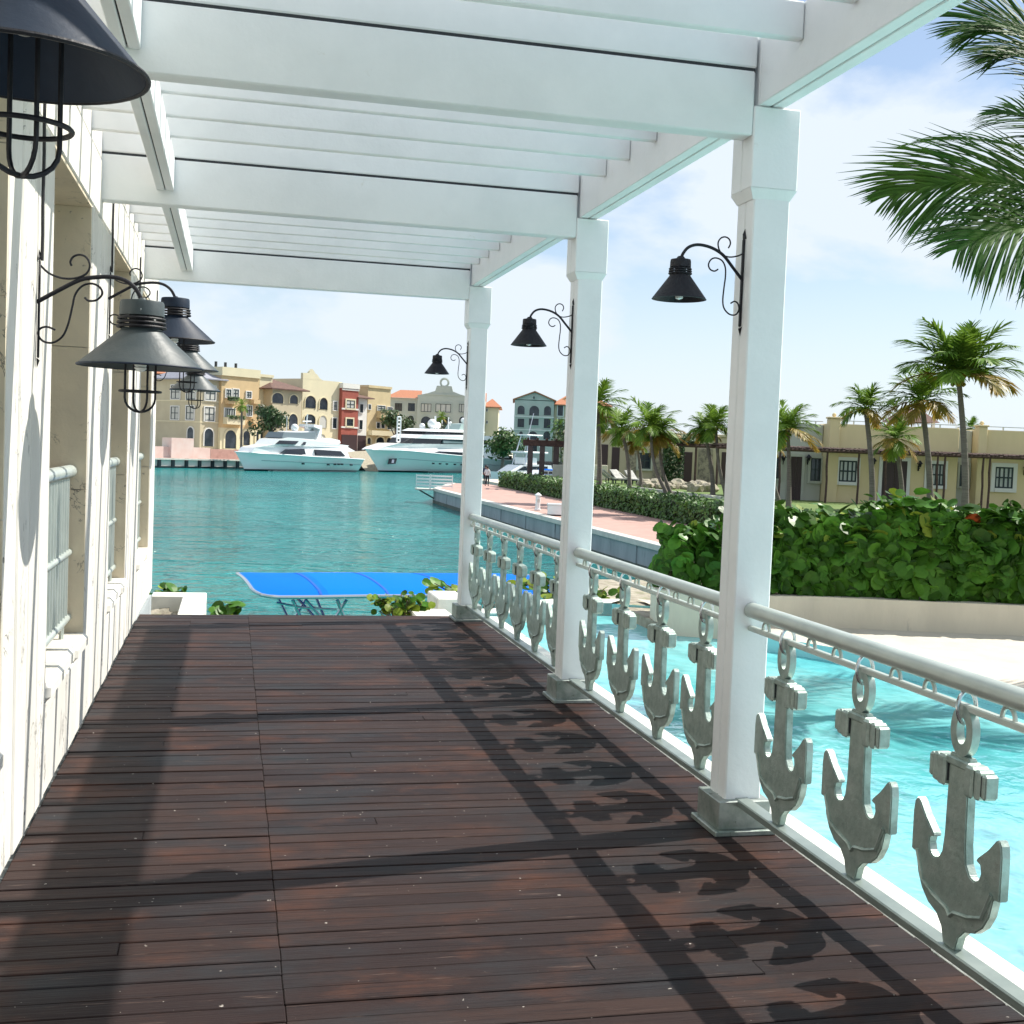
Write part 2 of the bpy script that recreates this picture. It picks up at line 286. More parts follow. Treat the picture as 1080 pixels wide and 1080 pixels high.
def pool_mat():
    m = bpy.data.materials.new('pool_water'); m.use_nodes = True; t = m.node_tree; b = t.nodes['Principled BSDF']
    g = N(t, 'ShaderNodeTexCoord')
    no = N(t, 'ShaderNodeTexNoise', i_Scale=0.5, i_Detail=5.0, i_Roughness=0.6); t.links.new(g.outputs['Object'], no.inputs['Vector'])
    rp_ = N(t, 'ShaderNodeValToRGB'); rp_.color_ramp.elements[0].color = (0.11, 0.54, 0.58, 1); rp_.color_ramp.elements[1].color = (0.30, 0.74, 0.76, 1)
    rp_.color_ramp.elements[0].position = 0.34; rp_.color_ramp.elements[1].position = 0.66; t.links.new(no.outputs['Fac'], rp_.inputs[0])
    wob = N(t, 'ShaderNodeTexNoise', i_Scale=2.2, i_Detail=3.0); t.links.new(g.outputs['Object'], wob.inputs['Vector'])
    ad = N(t, 'ShaderNodeMix', data_type='RGBA', i_0=0.22); t.links.new(g.outputs['Object'], ad.inputs[6]); t.links.new(wob.outputs['Color'], ad.inputs[7])
    prev = None
    for sc_, st, ds in ((2.6, 0.85, 0.16), (6.5, 0.7, 0.05)):
        vo = N(t, 'ShaderNodeTexVoronoi', feature='SMOOTH_F1', i_Scale=sc_); vo.inputs['Smoothness'].default_value = 0.35; t.links.new(ad.outputs[2], vo.inputs['Vector'])
        bp = N(t, 'ShaderNodeBump', i_Strength=st, i_Distance=ds); t.links.new(vo.outputs['Distance'], bp.inputs['Height'])
        if prev: t.links.new(prev, bp.inputs['Normal'])
        prev = bp.outputs[0]
    di = N(t, 'ShaderNodeBsdfDiffuse'); t.links.new(rp_.outputs[0], di.inputs['Color']); t.links.new(prev, di.inputs['Normal'])
    n2 = N(t, 'ShaderNodeTexNoise', i_Scale=5.0, i_Detail=4.0, i_Distortion=0.6); t.links.new(g.outputs['Object'], n2.inputs['Vector'])
    b2 = N(t, 'ShaderNodeBump', i_Strength=0.35, i_Distance=0.03); t.links.new(n2.outputs['Fac'], b2.inputs['Height'])
    gl = N(t, 'ShaderNodeBsdfGlossy', i_Roughness=0.05); t.links.new(b2.outputs[0], gl.inputs['Normal'])
    fr0 = N(t, 'ShaderNodeFresnel', i_IOR=1.33); fr = N(t, 'ShaderNodeMath', operation='MULTIPLY', i_1=0.5); t.links.new(fr0.outputs[0], fr.inputs[0])
    ms = N(t, 'ShaderNodeMixShader'); t.links.new(fr.outputs[0], ms.inputs[0]); t.links.new(di.outputs[0], ms.inputs[1]); t.links.new(gl.outputs[0], ms.inputs[2])
    t.links.new(ms.outputs[0], t.nodes['Material Output'].inputs['Surface'])
    return m
POOLW = pool_mat()
BLUE = mat('blue_canvas', (0.001, 0.125, 0.62), 0.8, (0.001, 0.14, 0.68), 1.0, spec=0.08)
BLUE2 = mat('blue_canvas_light', (0.001, 0.155, 0.72), 0.8, spec=0.08)
GEL = mat('white_gelcoat', (0.82, 0.84, 0.84), 0.22, coat=0.3)
HULL = mat('pale_hull_gelcoat', (0.86, 0.86, 0.86), 0.3, spec=0.3)
HULLT = mat('water_tinged_hull_gelcoat', (0.78, 0.83, 0.82), 0.3, spec=0.3)  # slight aqua put in for the water mirrored in the hull
GLASS = mat('dark_glass', (0.010, 0.014, 0.022), 0.06, spec=0.6)
BOOT = mat('dark_boot_stripe', (0.008, 0.018, 0.024), 0.3)
CHROME = mat('steel_tube', (0.62, 0.64, 0.66), 0.22, metal=0.9)
RUBR = mat('black_rubber', (0.02, 0.02, 0.024), 0.6)

# ------------------------------------------------------------------ ground, water, terraces
WZ = -2.85
m = MB(); m.add([(-2500, -2500, WZ), (2500, -2500, WZ), (2500, 4000, WZ), (-2500, 4000, WZ)], [(0, 1, 2, 3)]); struct(m.build('sea_water', SEA))
XW, XE, YE = -0.757, 2.298, 11.19
# deck boards
m = MB(); y = -2.2; pitch = 0.1003
while y < YE-0.02:
    y1 = min(y+pitch-rnd.choice([0.004, 0.005, 0.006, 0.007, 0.010]), YE)
    cuts = [XW+0.004, 0.19+rnd.uniform(-0.0015, 0.0015)]
    if rnd.random() < 0.16: cuts.append(rnd.choice([0.64, 1.14, 1.14, 1.66]))
    elif rnd.random() < 0.12: cuts.append(-0.3)
    cuts = sorted(cuts)+[XE+rnd.uniform(-0.004, 0.006)]
    for a, b in zip(cuts[:-1], cuts[1:]):
        j = rnd.uniform(-0.004, 0.0012); s = rnd.uniform(-0.0012, 0.0012)
        m.box(a+0.0005, b-0.0005, y+s, y1+s, -0.03, j, c=0.0028)
    y += pitch
struct(m.build('deck', DECK))
m = MB(); m.box(-0.757, 2.294, -2.3, 11.15, -3.4, -0.045); m.box(-7, -0.76, -3, 13.0, -3.4, -0.06); struct(m.build('sea_wall', [CONC]))
m = MB(); m.box(2.302, 2.50, -6, 11.15, -1.7, 0.004, c=0.01); struct(m.build('pool_kerb', KERBM))
# pool and terraces
PR = [(5.19, 14.26), (5.14, 13.78), (5.25, 13.2), (5.4, 12.59), (5.57, 11.91), (5.86, 11.5), (6.16, 11.0), (6.34, 10.3), (6.41, 9.5), (6.46, 8.7), (6.6, 7.2), (6.9, 5), (7.2, 1), (7.3, -6)]
PF = [(2.50, 13.35), (3.2, 13.5), (3.72, 14.2), (4.2, 14.42), (4.7, 14.46)]
pool = PF+PR+[(2.50, -6)]
m = MB(); n = len(pool); zt = -0.30; zb = -1.5
m.add([(x, y, zb) for x, y in pool], [tuple(range(n-1, -1, -1))])
m.add([(x, y, zt) for x, y in pool]+[(x, y, zb) for x, y in pool], [(i, n+i, n+(i+1) % n, (i+1) % n) for i in range(n)])
struct(m.build('pool_basin', mat('pool_tile', (0.25, 0.62, 0.66), 0.4)))
m = MB(); gx, gy = 64, 100
m.add([(x, y, -0.45) for x, y in pool], [tuple(range(n))]); struct(m.build('pool_water', POOLW))
def strip(name, inner, outer, z, material, skirt=None):
    m = MB(); k = len(inner); vs = [(x, y, z) for x, y in inner]+[(x, y, z) for x, y in outer]
    m.add(vs, [(i, i+1, k+i+1, k+i) for i in range(k-1)])
    if skirt is not None:
        m.add([(x, y, z) for x, y in outer]+[(x, y, skirt) for x, y in outer], [(i, i+1, k+i+1, k+i) for i in range(k-1)])
    return struct(m.build(name, material, fixn=True))
co = [(2.50, 13.72), (3.05, 13.82), (3.5, 14.5), (4.1, 14.8), (5.0, 14.84)]
m = MB(); k = len(PF)
for i in range(k-1):
    m.add([(*PF[i], -0.285), (*PF[i+1], -0.285), (*co[i+1], -0.285), (*co[i], -0.285), (*PF[i], -0.6), (*PF[i+1], -0.6), (*co[i+1], -0.6), (*co[i], -0.6)],
          [(0, 1, 2, 3), (0, 4, 5, 1), (2, 6, 7, 3)])
struct(m.build('pool_coping', KERBM, fixn=True))
outer = [(5.2, 14.95), (5.6, 14.6), (6.2, 14.2), (7.0, 13.8), (8, 13.6), (9, 13.5), (10, 13.2), (11, 12.9), (12.5, 12.5), (14, 12.2), (17, 11), (22, 8), (26, 2), (26, -6)]
strip('pool_terrace', PR, outer, -0.30, SAND)
m = MB(); m.box(-0.2, 2.29, 11.2, 13.9, -3.2, -0.62); m.box(2.3, 5.1, 13.7, 15.3, -3.3, -0.55); m.box(4.8, 30, 13.0, 17.5, -3.2, -0.33); struct(m.build('sea_bank', ROCK))

# promenade on the right, its quay and lawn
m = MB(); m.prism([(15.36, 17.6), (21.0, 17.6), (22.5, 106), (19.2, 106), (15.36, 91.9)], lambda u, v, w_: (u, v, w_), -3.4, -1.72); struct(m.build('promenade', PAVE, fixn=True))
m = MB()
m.box(15.22, 15.36, 17.6, 92.1, -3.4, -1.9); m.box(15.163, 15.219, 17.6, 92.0, -3.4, -2.62, 2)
y = 20
while y < 92: m.box(15.17, 15.225, y, y+0.35, -3.4, -1.92); y += 6.0
m.obox((17.35, 99.0, -2.65), (1.93, 7.06, 0), (-.07, .02, 0), (0, 0, .75)); m.obox((17.30, 98.95, -1.815), (1.98, 7.22, 0), (-.2, .055, 0), (0, 0, .115), 1)
m.box(15.12, 15.62, 17.6, 92.0, -1.93, -1.70, 1, c=0.02)
tag(m.build('quay_wall', [CONC, CAPST, mat('algae_band', (0.07, 0.09, 0.07), .8, (0.12, 0.15, 0.13), 1.5, stretch=(1, 1, 4))]), 'long grey concrete quay wall with pale cap edging the pink promenade', 'wall')
m = MB(); m.prism([(21.9, 17.6), (140, 17.6), (140, 96), (24.2, 96)], lambda u, v, w_: (u, v, w_), -3.3, -0.52); m.box(30, 140, -8, 17.55, -3.3, -0.53); struct(m.build('lawn', LAWN, fixn=True))
m = MB(); m.obox((23.2, 62, -0.46), (0.09, -0.0, 0), (0.35, -6.2, 0), (0, 0, 0.08)); struct(m.build('lawn_kerb', CAPST))

# ------------------------------------------------------------------ stone pavilion on the left
OPEN = [(0.3, 1.85), (2.93, 4.50), (5.53, 6.98), (8.21, 9.62), (10.80, 12.24)]
WEND, ZS, ZL, ZF, ZT = 13.0, 0.50, 2.82, 3.14, 4.1
pav = thing('stone_pavilion', 'white stone pavilion clad in upright slabs with tall open windows along the wooden deck', 'building', (-1.0, 5, 0))
def pb(mb, name, mt, par=None, **k):
    o = mb.build(name, mt, **k); o.parent = par or pav
    o.matrix_parent_inverse = Matrix.Translation(-V(pav.location)) if par is None else Matrix.Identity(4)
    return o
wallm = MB()
edges = [-3.0]+[e for o in OPEN for e in o]+[WEND]
# core
wallm.box(-1.16, -0.80, -3, WEND-0.003, -0.2, ZS-0.08); wallm.box(-1.16, -0.80, -3, WEND-0.003, ZL, ZT)
for i in range(0, len(edges), 2): wallm.box(-1.16, -0.80, edges[i]+0.0, edges[i+1]-0.003, ZS-0.08, ZL)
# back rooms
wallm.box(-6.2, -6.0, -3, WEND-0.003, -0.2, ZT); wallm.box(-6.0, -1.16, WEND-0.2, WEND-0.003, -0.2, ZT); wallm.box(-6.0, -1.16, -3, -2.8, -0.2, ZT); wallm.box(-6.0, -1.16, -3, WEND-0.2, -0.25, 0.0)
# facing slabs
def slabs(y0, y1, z0, z1, step, t=0.0):
    k = max(1, round((y1-y0)/step)); d = (y1-y0)/k
    for i in range(k):
        j = rnd.uniform(-0.004, 0.004)
        wallm.box(-0.81, XW+j+t, y0+i*d+0.004, y0+(i+1)*d-0.004, z0+0.002, z1-0.002, c=0.007)
for i in range(0, len(edges), 2):
    slabs(edges[i], edges[i+1], 0.0, ZL, 0.26 if edges[i+1]-edges[i] < 2 else 0.44)
for (a, b) in OPEN: slabs(a, b, 0.0, ZS-0.085, 0.36)
slabs(-3, WEND, ZF, ZT, 0.30)
yy = -3
while yy < WEND-0.1:
    y2 = min(yy+2.62, WEND); wallm.box(-0.81, XW+0.003, yy+0.003, y2-0.003, ZL+0.002, ZF-0.002, c=0.006); yy = y2
pb(wallm, 'wall', STONE)
rf = MB(); rf.box(-6.3, -0.75, -3.1, WEND+0.06, ZT, ZT+0.2, c=0.02); pb(rf, 'roof', STONE)
for (a, b) in OPEN:
    jm = MB()
    for y0, y1 in ((a, a+0.018), (b-0.018, b)):
        for z0, z1 in ((ZS, 1.28), (1.284, 2.05), (2.054, ZL-0.018)):
            jm.box(-1.2, -0.763, y0, y1, z0, z1)
    jm.box(-1.2, -0.763, a, b, ZL-0.017, ZL+0.001)
    pb(jm, 'window_reveal', JAMB)
    sl = MB(); k = 3; d = (b-a)/k
    for i in range(k): sl.box(-1.22, -0.735-(0.012 if i == 1 else 0), a+i*d+0.005, a+(i+1)*d-0.005, ZS-0.085, ZS+(0.004 if i == 1 else 0), c=0.022)
    pb(sl, 'window_sill', SILL)
    bl = MB()
    bl.tube([(-0.845, a+0.02, 1.38), (-0.845, b-0.015, 1.38)], 0.036, 12)
    bl.tube([(-0.845, a+0.02, 0.94), (-0.845, b-0.02, 0.94)], 0.020, 10); bl.tube([(-0.845, a+0.02, 0.585), (-0.845, b-0.02, 0.585)], 0.022, 10)
    y = a+0.10
    while y < b-0.05: bl.tube([(-0.845, y, 0.585), (-0.845, y, 1.35)], 0.012, 6); y += 0.095
    for y in (a+0.3, b-0.25): bl.tube([(-0.845, y, 0.50), (-0.845, y, 0.585)], 0.014, 6)
    pb(bl, 'window_guard', RAILM, smooth=True)

# ------------------------------------------------------------------ white pergola
YC = [1.95, 4.83, 7.46, 10.96]     # column centres along the deck
XC = 2.16
perg = thing('white_pergola', 'white timber pergola on square columns roofing the wooden deck', 'pergola', (0, 0, 0))
def wb(x0, x1, y0, y1, z0, z1, name, mt=WHITE, c=0.006):
    m = MB(); m.box(x0, x1, y0, y1, z0, z1, c=c); return m.build(name, mt, perg)
def taper_block(m, x, y, z0, z1, h0, h1, mi=0):
    vs = [(x-h0, y-h0, z0), (x+h0, y-h0, z0), (x+h0, y+h0, z0), (x-h0, y+h0, z0), (x-h1, y-h1, z1), (x+h1, y-h1, z1), (x+h1, y+h1, z1), (x-h1, y+h1, z1)]
    m.add(vs, [(0, 3, 2, 1), (4, 5, 6, 7), (0, 1, 5, 4), (1, 2, 6, 5), (2, 3, 7, 6), (3, 0, 4, 7)], mi)
for yc in YC:
    m = MB()
    m.box(XC-0.078, XC+0.085, yc-0.083, yc-0.004, 0.13, 2.70, c=0.006)          # two halves with a seam
    m.box(XC-0.078, XC+0.085, yc+0.002, yc+0.083, 0.13, 2.70, c=0.006)
    m.box(XC-0.070, XC+0.075, yc-0.01, yc+0.01, 0.13, 2.70, 1)
    col = m.build('column', [WHITE, GAP], perg)
    m = MB(); taper_block(m, XC, yc, 2.668, 2.71, 0.082, 0.104)
    m.box(XC-0.104, XC+0.104, yc-0.104, yc-0.003, 2.71, 3.042, c=0.005); m.box(XC-0.104, XC+0.104, yc+0.003, yc+0.104, 2.71, 3.042, c=0.005)
    m.box(XC-0.098, XC+0.098, yc-0.01, yc+0.01, 2.71, 3.03, 1)
    m.build('capital', [WHITE, GAP], col)
    m = MB(); m.box(XC-0.138, XC+0.138, yc-0.14, yc+0.14, 0.0, 0.024, c=0.004); m.box(XC-0.118, XC+0.118, yc-0.118, yc+0.118, 0.022, 0.145, c=0.004)
    m.build('plinth', PLINTH, col)
    # cross beam from the wall to the column, with a lath on top
    wb(XW-0.02, XC-0.104, yc-0.10, yc+0.0, 2.92, 3.18, 'cross_beam')
    wb(XW-0.02, XC-0.095, yc-0.092, yc+0.0, 3.196, 3.325, 'slat')
    m = MB(); m.box(XW-0.02, XC-0.10, yc-0.085, yc-0.01, 3.178, 3.198); m.build('gap_shade_strip', GAP, perg)  # dark strip put in for the shaded gap between beam and slat
ye = YC+[]
for a, b in zip([-1.2]+YC[:-1], YC):
    m = MB(); m.box(XC-0.085, XC-0.028, a-0.1, b-0.103, 3.045, 3.335, c=0.004); m.box(XC-0.021, XC+0.036, a-0.1, b-0.103, 3.045, 3.335, c=0.004)
    m.box(XC-0.03, XC-0.018, a-0.1, b-0.11, 3.06, 3.32, 1)
    m.build('header', [WHITE, GAP], perg)
    m = MB(); m.box(-0.455, -0.410, a+0.001, b-0.101, 3.00, 3.19, c=0.004); m.box(-0.403, -0.358, a+0.001, b-0.101, 3.00, 3.19, c=0.004)
    m.box(-0.412, -0.40, a+0.001, b-0.105, 3.012, 3.18, 1)
    m.build('inner_beam', [WHITE, GAP], perg)
m = MB(); m.box(XC-0.085, XC+0.036, YC[-1]-0.10, YC[-1]+0.104, 3.045, 3.335, c=0.004); m.build('header', WHITE, perg)
SL = [9.31, 9.72, 10.14, 10.53, 8.89, 8.47, 8.06, 5.57, 5.99, 6.42, 6.85, 4.36, 3.94, 3.52, 3.1, 2.68, 2.3, 1.5, 1.08, 0.66, 0.24, -0.18, -0.6]
for y in SL: wb(XW-0.02, XC-0.087, y-0.022, y+0.022, 3.188, 3.33, 'slat')

# ------------------------------------------------------------------ anchor railings
half = [(0.031, 0.150), (0.046, 0.195), (0.076, 0.224), (0.125, 0.240), (0.165, 0.272), (0.192, 0.315), (0.207, 0.372), (0.236, 0.374), (0.236, 0.50), (0.230, 0.532), (0.218, 0.548), (0.203, 0.540),
        (0.165, 0.500), (0.118, 0.462), (0.112, 0.452), (0.135, 0.446), (0.140, 0.425), (0.130, 0.400), (0.110, 0.390), (0.085, 0.396), (0.064, 0.425), (0.056, 0.48), (0.050, 0.735)]
def anchor_bm():
    m = MB(); t = 0.015
    fn = lambda u, v, w_: (w_, u, v)
    poly = half+[(-u, v) for u, v in reversed(half)]
    # left half and right half quads would be concave: triangulate through bmesh
    bm = bmesh.new()
    vs = [bm.verts.new((-t, u, v)) for u, v in poly]; f = bm.faces.new(vs)
    ex = bmesh.ops.extrude_face_region(bm, geom=[f]); bmesh.ops.translate(bm, verts=[v for v in ex['geom'] if isinstance(v, bmesh.types.BMVert)], vec=(2*t, 0, 0))
    bmesh.ops.recalc_face_normals(bm, faces=bm.faces[:])
    bmesh.ops.bevel(bm, geom=[e for e in bm.edges if e.calc_face_angle(0) > 0.6], offset=0.0035, segments=2, affect='EDGES')
    bmesh.ops.triangulate(bm, faces=[f for f in bm.faces if len(f.verts) > 4])
    bm.verts.index_update(); m.add([v.co[:] for v in bm.verts], [[v.index for v in f.verts] for f in bm.faces]); bm.free()
    # raised crown rib
    rib = [(-0.20, 0.385), (-0.16, 0.30), (-0.09, 0.275), (-0.02, 0.262), (0.0, 0.245), (0.02, 0.262), (0.09, 0.275), (0.16, 0.30), (0.20, 0.385)]
    m.tube([(-t-0.001, u, v) for u, v in rib], 0.007, 6)
    return m
def eye_bm():
    m = MB(); n = 28; ro, ri = (0.058, 0.078), (0.026, 0.040); c = 0.808
    vs = []; t = 0.013
    for w_ in (-t, t):
        for a, b in (ro, ri):
            for i in range(n): vs.append((w_, a*math.cos(2*math.pi*i/n), c+b*math.sin(2*math.pi*i/n)))
    fs = []
    for i in range(n):
        j = (i+1) % n
        fs += [(i, j, n+j, n+i), (2*n+i, 3*n+i, 3*n+j, 2*n+j), (i, 2*n+i, 2*n+j, j), (n+i, n+j, 3*n+j, 3*n+i)]
    m.add(vs, fs); return m
def stock_bm():
    m = MB()
    m.box(-0.024, 0.024, -0.058, 0.058, 0.70, 0.725, c=0.004)
    for s in (-1, 1):
        for (a, b, hx, hz) in ((0.052, 0.093, 0.031, 0.047), (0.097, 0.124, 0.028, 0.044), (0.1275, 0.150, 0.024, 0.037)):
            y0, y1 = sorted((s*a, s*b)); m.box(-hx, hx, y0, y1, 0.675-hz, 0.675+hz, c=0.007)
        y0, y1 = sorted((s*0.05, s*0.148)); m.box(-0.020, 0.020, y0, y1, 0.645, 0.705, 1)
    return m
A_body, A_eye, A_stock = anchor_bm(), eye_bm(), stock_bm()
def shackle_bm():
    m = MB(); pts = [(0.0+0.030*math.cos(a), 0, 0.880+0.050*math.sin(a)) for a in [math.pi*2*i/18 for i in range(19)]]
    m.tube(pts, 0.007, 8); return m
A_sh = shackle_bm()
first = None
def put_anchor(par, y, tilt):
    global first
    if first is None:
        b = A_body.build('anchor', ALU, par, fixn=True); A_eye.build('anchor_eye', ALU, b, smooth=True, fixn=True); A_stock.build('anchor_stock', [ALU, GAP], b, fixn=True); A_sh.build('ring', CHROME, b, smooth=True)
        first = b; o = b
    else: o = copy_tree(first, par)
    o.location = (XC, y, 0); o.rotation_euler = (0, 0, tilt)
def rail_bay(y0, y1, ys, label):
    t = thing('anchor_railing', label, 'railing', (0, 0, 0), 0, 'railing bays with cut-out anchors')
    m = MB(); m.tube([(XC, y0, 0.955), (XC, y1, 0.955)], 0.033, 18); m.build('handrail', RAILM, t, smooth=True)
    m = MB(); m.box(XC-0.013, XC+0.013, y0, y1, 0.868, 0.890, c=0.004); m.build('hanging_rod', RAILM, t)
    m = MB(); m.box(XC-0.032, XC+0.032, y0-0.03, y1+0.03, 0.118, 0.150, c=0.005); m.build('bottom_rail', RAILB, t)
    ysort = sorted(ys); spots = []; st = (ysort[-1]-ysort[0])/(len(ysort)-1)/3
    k = math.floor((y0+0.05-ysort[0])/st)
    for i in range(k, 60):
        y = ysort[0]+i*st
        if y0+0.06 < y < y1-0.06 and min(abs(y-a) for a in ysort) > 0.08: spots.append(y)
    for y in spots:
        m = MB(); m.tube([(XC, y+0.030*math.cos(a), 0.887+0.038*math.sin(a)) for a in [math.pi*i/10 for i in range(11)]], 0.0075, 6); m.build('hoop', RAILM, t, smooth=True)
    for y in ys: put_anchor(t, y, rnd.uniform(-0.03, 0.03))
    return t
g = 0.085
rail_bay(YC[0]+g, YC[1]-g, [4.39, 3.79, 3.19, 2.59], 'pale metal railing with the largest anchor plates, nearest bay in front of the pool')
rail_bay(YC[1]+g, YC[2]-g, [5.23, 5.81, 6.42, 7.02], 'pale metal railing with four anchor plates between nearest and middle white column')
rail_bay(YC[2]+g, YC[3]-g, [7.83, 8.39, 8.94, 9.49, 10.05, 10.6], 'pale metal railing with six anchor plates between middle and farthest white column')

# ------------------------------------------------------------------ lamps
def sc2(pts, ox, oy, s):   # scroll traced from the photo, turned to metres: (out from the wall, up)
    return [((x-ox)/s, (oy-y)/s) for x, y in pts]
def smooth_pts(p, k=5):
    p = [V((a, b)) for a, b in p]; o = []
    for i in range(len(p)-1):
        a, b, c, d = p[max(i-1, 0)], p[i], p[i+1], p[min(i+2, len(p)-1)]
        for j in range(k):
            t = j/k; o.append(0.5*((2*b)+(c-a)*t+(2*a-5*b+4*c-d)*t*t+(3*b-a-3*c+d)*t**3))
    return o+[p[-1]]
COL_UP = sc2([(885, 205), (840, 232), (770, 247), (715, 235), (680, 195), (670, 145), (690, 110), (725, 98), (758, 112), (770, 145), (755, 180)], 885, 410, -1821)
COL_UP = [(x, -z) for x, z in COL_UP]
COL_LO = [(-(x-885)/1821, (410-y)/1821) for x, y in [(680, 345), (650, 362), (615, 350), (600, 315), (620, 275), (660, 262), (710, 280), (738, 330), (742, 400), (735, 480), (730, 580), (745, 640), (790, 680), (840, 680), (865, 640), (855, 595), (825, 580), (795, 597)]]
COL_UP = [(-(x-885)/1821, (410-y)/1821) for x, y in [(885, 205), (840, 232), (770, 247), (715, 235), (680, 195), (670, 145), (690, 110), (725, 98), (758, 112), (770, 145), (755, 180)]]
COL_ARM = [(-(x-885)/1821, (410-y)/1821) for x, y in [(885, 418), (800, 325), (720, 240), (640, 195), (560, 175), (490, 175), (430, 200), (390, 250), (375, 295)]]
WAL_UP = sc2([(165, 395), (200, 425), (250, 440), (300, 435), (335, 415), (347, 385), (335, 355), (310, 345), (285, 355), (275, 375), (280, 390)], 160, 535, 984)
WAL_LO = sc2([(330, 508), (345, 520), (375, 515), (395, 490), (385, 465), (355, 453), (320, 465), (295, 500), (285, 550), (270, 620), (250, 665), (215, 690), (180, 685), (162, 660), (170, 638), (195, 630), (225, 640)], 160, 535, 984)
WAL_ARM = sc2([(155, 538), (230, 490), (310, 443), (370, 428), (430, 423), (480, 433), (520, 463), (545, 510)], 160, 535, 984)
def lamp(name, label, base, sgn, big, enamel, cable=0.0, group=None, facing=0.0, tilt=0.0, rimk=1.0):
    t = thing(name, label, 'lamp', base, facing, group)
    t.rotation_euler = (0, tilt, facing)
    P = lambda q: [(sgn*u, 0, v) for u, v in smooth_pts(q)]
    m = MB(); s = 0.0058 if big else 0.0044
    up, lo, arm = (WAL_UP, WAL_LO, WAL_ARM) if big else (COL_UP, COL_LO, COL_ARM)
    m.tube(P(up), s*0.75, 7); m.tube(P(lo), s*0.75, 7); m.tube(P(arm), s*1.5, 9)
    zt, zb_ = (0.16, -0.22) if big else (0.168, -0.198)
    m.box(*sorted((0.0, sgn*0.008)), -0.009, 0.009, zb_, zt, c=0.003); m.add([(0, -0.02, zt), (sgn*0.01, 0, zt+0.02), (0, 0.02, zt), (0, 0, zt+0.045)], [(0, 1, 3), (1, 2, 3), (0, 2, 1)])
    m.add([(0, -0.016, zb_), (sgn*0.01, 0, zb_-0.01), (0, 0.016, zb_), (0, 0, zb_-0.04)], [(0, 3, 1), (1, 3, 2)])
    m.build('bracket', IRON, t, smooth=True)
    ex, ez = arm[-1]; cx = sgn*ex
    if big: rc, hc, hv, rs, rim, hs = 0.086, 0.062, 0.052, 0.078, 0.243*rimk, 0.150
    else: rc, hc, hv, rs, rim, hs = 0.043, 0.036, 0.030, 0.043, 0.114, 0.102
    z = ez+0.004
    m = MB(); m.lathe([(0.012, z+0.01), (0.02, z), (rc*0.96, z-0.004), (rc, z-0.012), (rc*1.02, z-hc), (rc*0.9, z-hc-0.002), (0.002, z-hc-0.001)], (cx, 0, 0), 32)
    m.build('cap', enamel, t, smooth=True)
    m = MB(); z1 = z-hc
    for i in range(3):
        zz = z1-hv*(i+0.75)/3.2; rr_ = rc*(1.04+0.02*i)
        m.tube([(cx+rr_*math.cos(a), rr_*math.sin(a), zz) for a in [2*math.pi*i2/24 for i2 in range(25)]], 0.0035 if not big else 0.0055, 6, cap=False)
    for a in range(6): m.tube([(cx+rc*0.92*math.cos(a*math.pi/3), rc*0.92*math.sin(a*math.pi/3), z1), (cx+rc*0.92*math.cos(a*math.pi/3), rc*0.92*math.sin(a*math.pi/3), z1-hv)], 0.004, 5)
    m.lathe([(rc*0.55, z1), (rc*0.55, z1-hv)], (cx, 0, 0), 16)
    m.build('vent_rings', IRON, t, smooth=True)
    z2 = z1-hv; m = MB()
    m.lathe([(0.01, z2+0.004), (rs, z2), (rs*1.03, z2-0.006), (rim-0.004, z2-hs+0.006), (rim, z2-hs), (rim-0.006, z2-hs-0.001), (rs, z2-0.016), (0.01, z2-0.012)], (cx, 0, 0), 48)
    sh = m.build('shade', enamel, t, smooth=True)
    if big:
        m = MB(); m.tube([(cx+rim*math.cos(a), rim*math.sin(a), z2-hs) for a in [2*math.pi*i/48 for i in range(49)]], 0.0045, 6, cap=False); m.build('rim', IRON if enamel is SHADE else SHADE, sh, smooth=True)
    m = MB(); b0 = z2-hs
    if rimk < 1: b0 += 0.075
    if big:
        m.lathe([(0.018, b0+0.06), (0.019, b0+0.03)]+[(0.020+0.006*(i % 2), b0+0.025-i*0.006) for i in range(7)]+[(0.012, b0-0.018), (0.001, b0-0.020)], (cx, 0, 0), 16)
    else:
        b0 += 0.012; m.lathe([(0.014, b0+0.04), (0.018, b0+0.01), (0.016, b0-0.008), (0.001, b0-0.014)], (cx, 0, 0), 14)
    m.build('bulb', BULB, t, smooth=True)
    if rimk < 1: b0 -= 0.075
    if big:
        m = MB(); cr = 0.064
        for a in range(2):
            d = V((math.cos(a*math.pi/2+0.5), math.sin(a*math.pi/2+0.5), 0))
            pts = [V((cx, 0, b0+0.10))+d*cr, V((cx, 0, b0-0.09))+d*cr]+[V((cx, 0, b0-0.125-0.055*math.sin(q)))+d*(cr*math.cos(q)) for q in [math.pi*i/10 for i in range(11)]]+[V((cx, 0, b0-0.09))-d*cr, V((cx, 0, b0+0.10))-d*cr]
            m.tube(pts, 0.0048, 6)
        m.tube([(cx+0.080*math.cos(a), 0.080*math.sin(a), b0-0.098) for a in [2*math.pi*i/28 for i in range(29)]], 0.0048, 6, cap=False)
        m.build('cage', IRON, t, smooth=True)
    if cable > 0:
        m = MB(); z0 = zt; pts = [(sgn*0.012, 0.0+0.006*math.sin(i*2.1), z0+(cable-z0)*i/7) for i in range(8)]
        m.tube(pts, 0.0065, 6); m.build('cable', RUBR, t, smooth=True)
    return t
LG = 'small lamps on the white columns'
for yc, lab in ((YC[1], 'black bell lamp on scroll bracket, on the nearest white column'), (YC[2], 'small black bell lamp on scroll bracket, on the middle white column'), (YC[3], 'smallest black bell lamp, on the farthest white column, seen above the yacht')):
    lamp('column_lamp', lab, (XC-0.079, yc-0.01, 2.345), -1, False, IRON, 0.0, LG)
WG = 'large caged lamps on the stone wall'
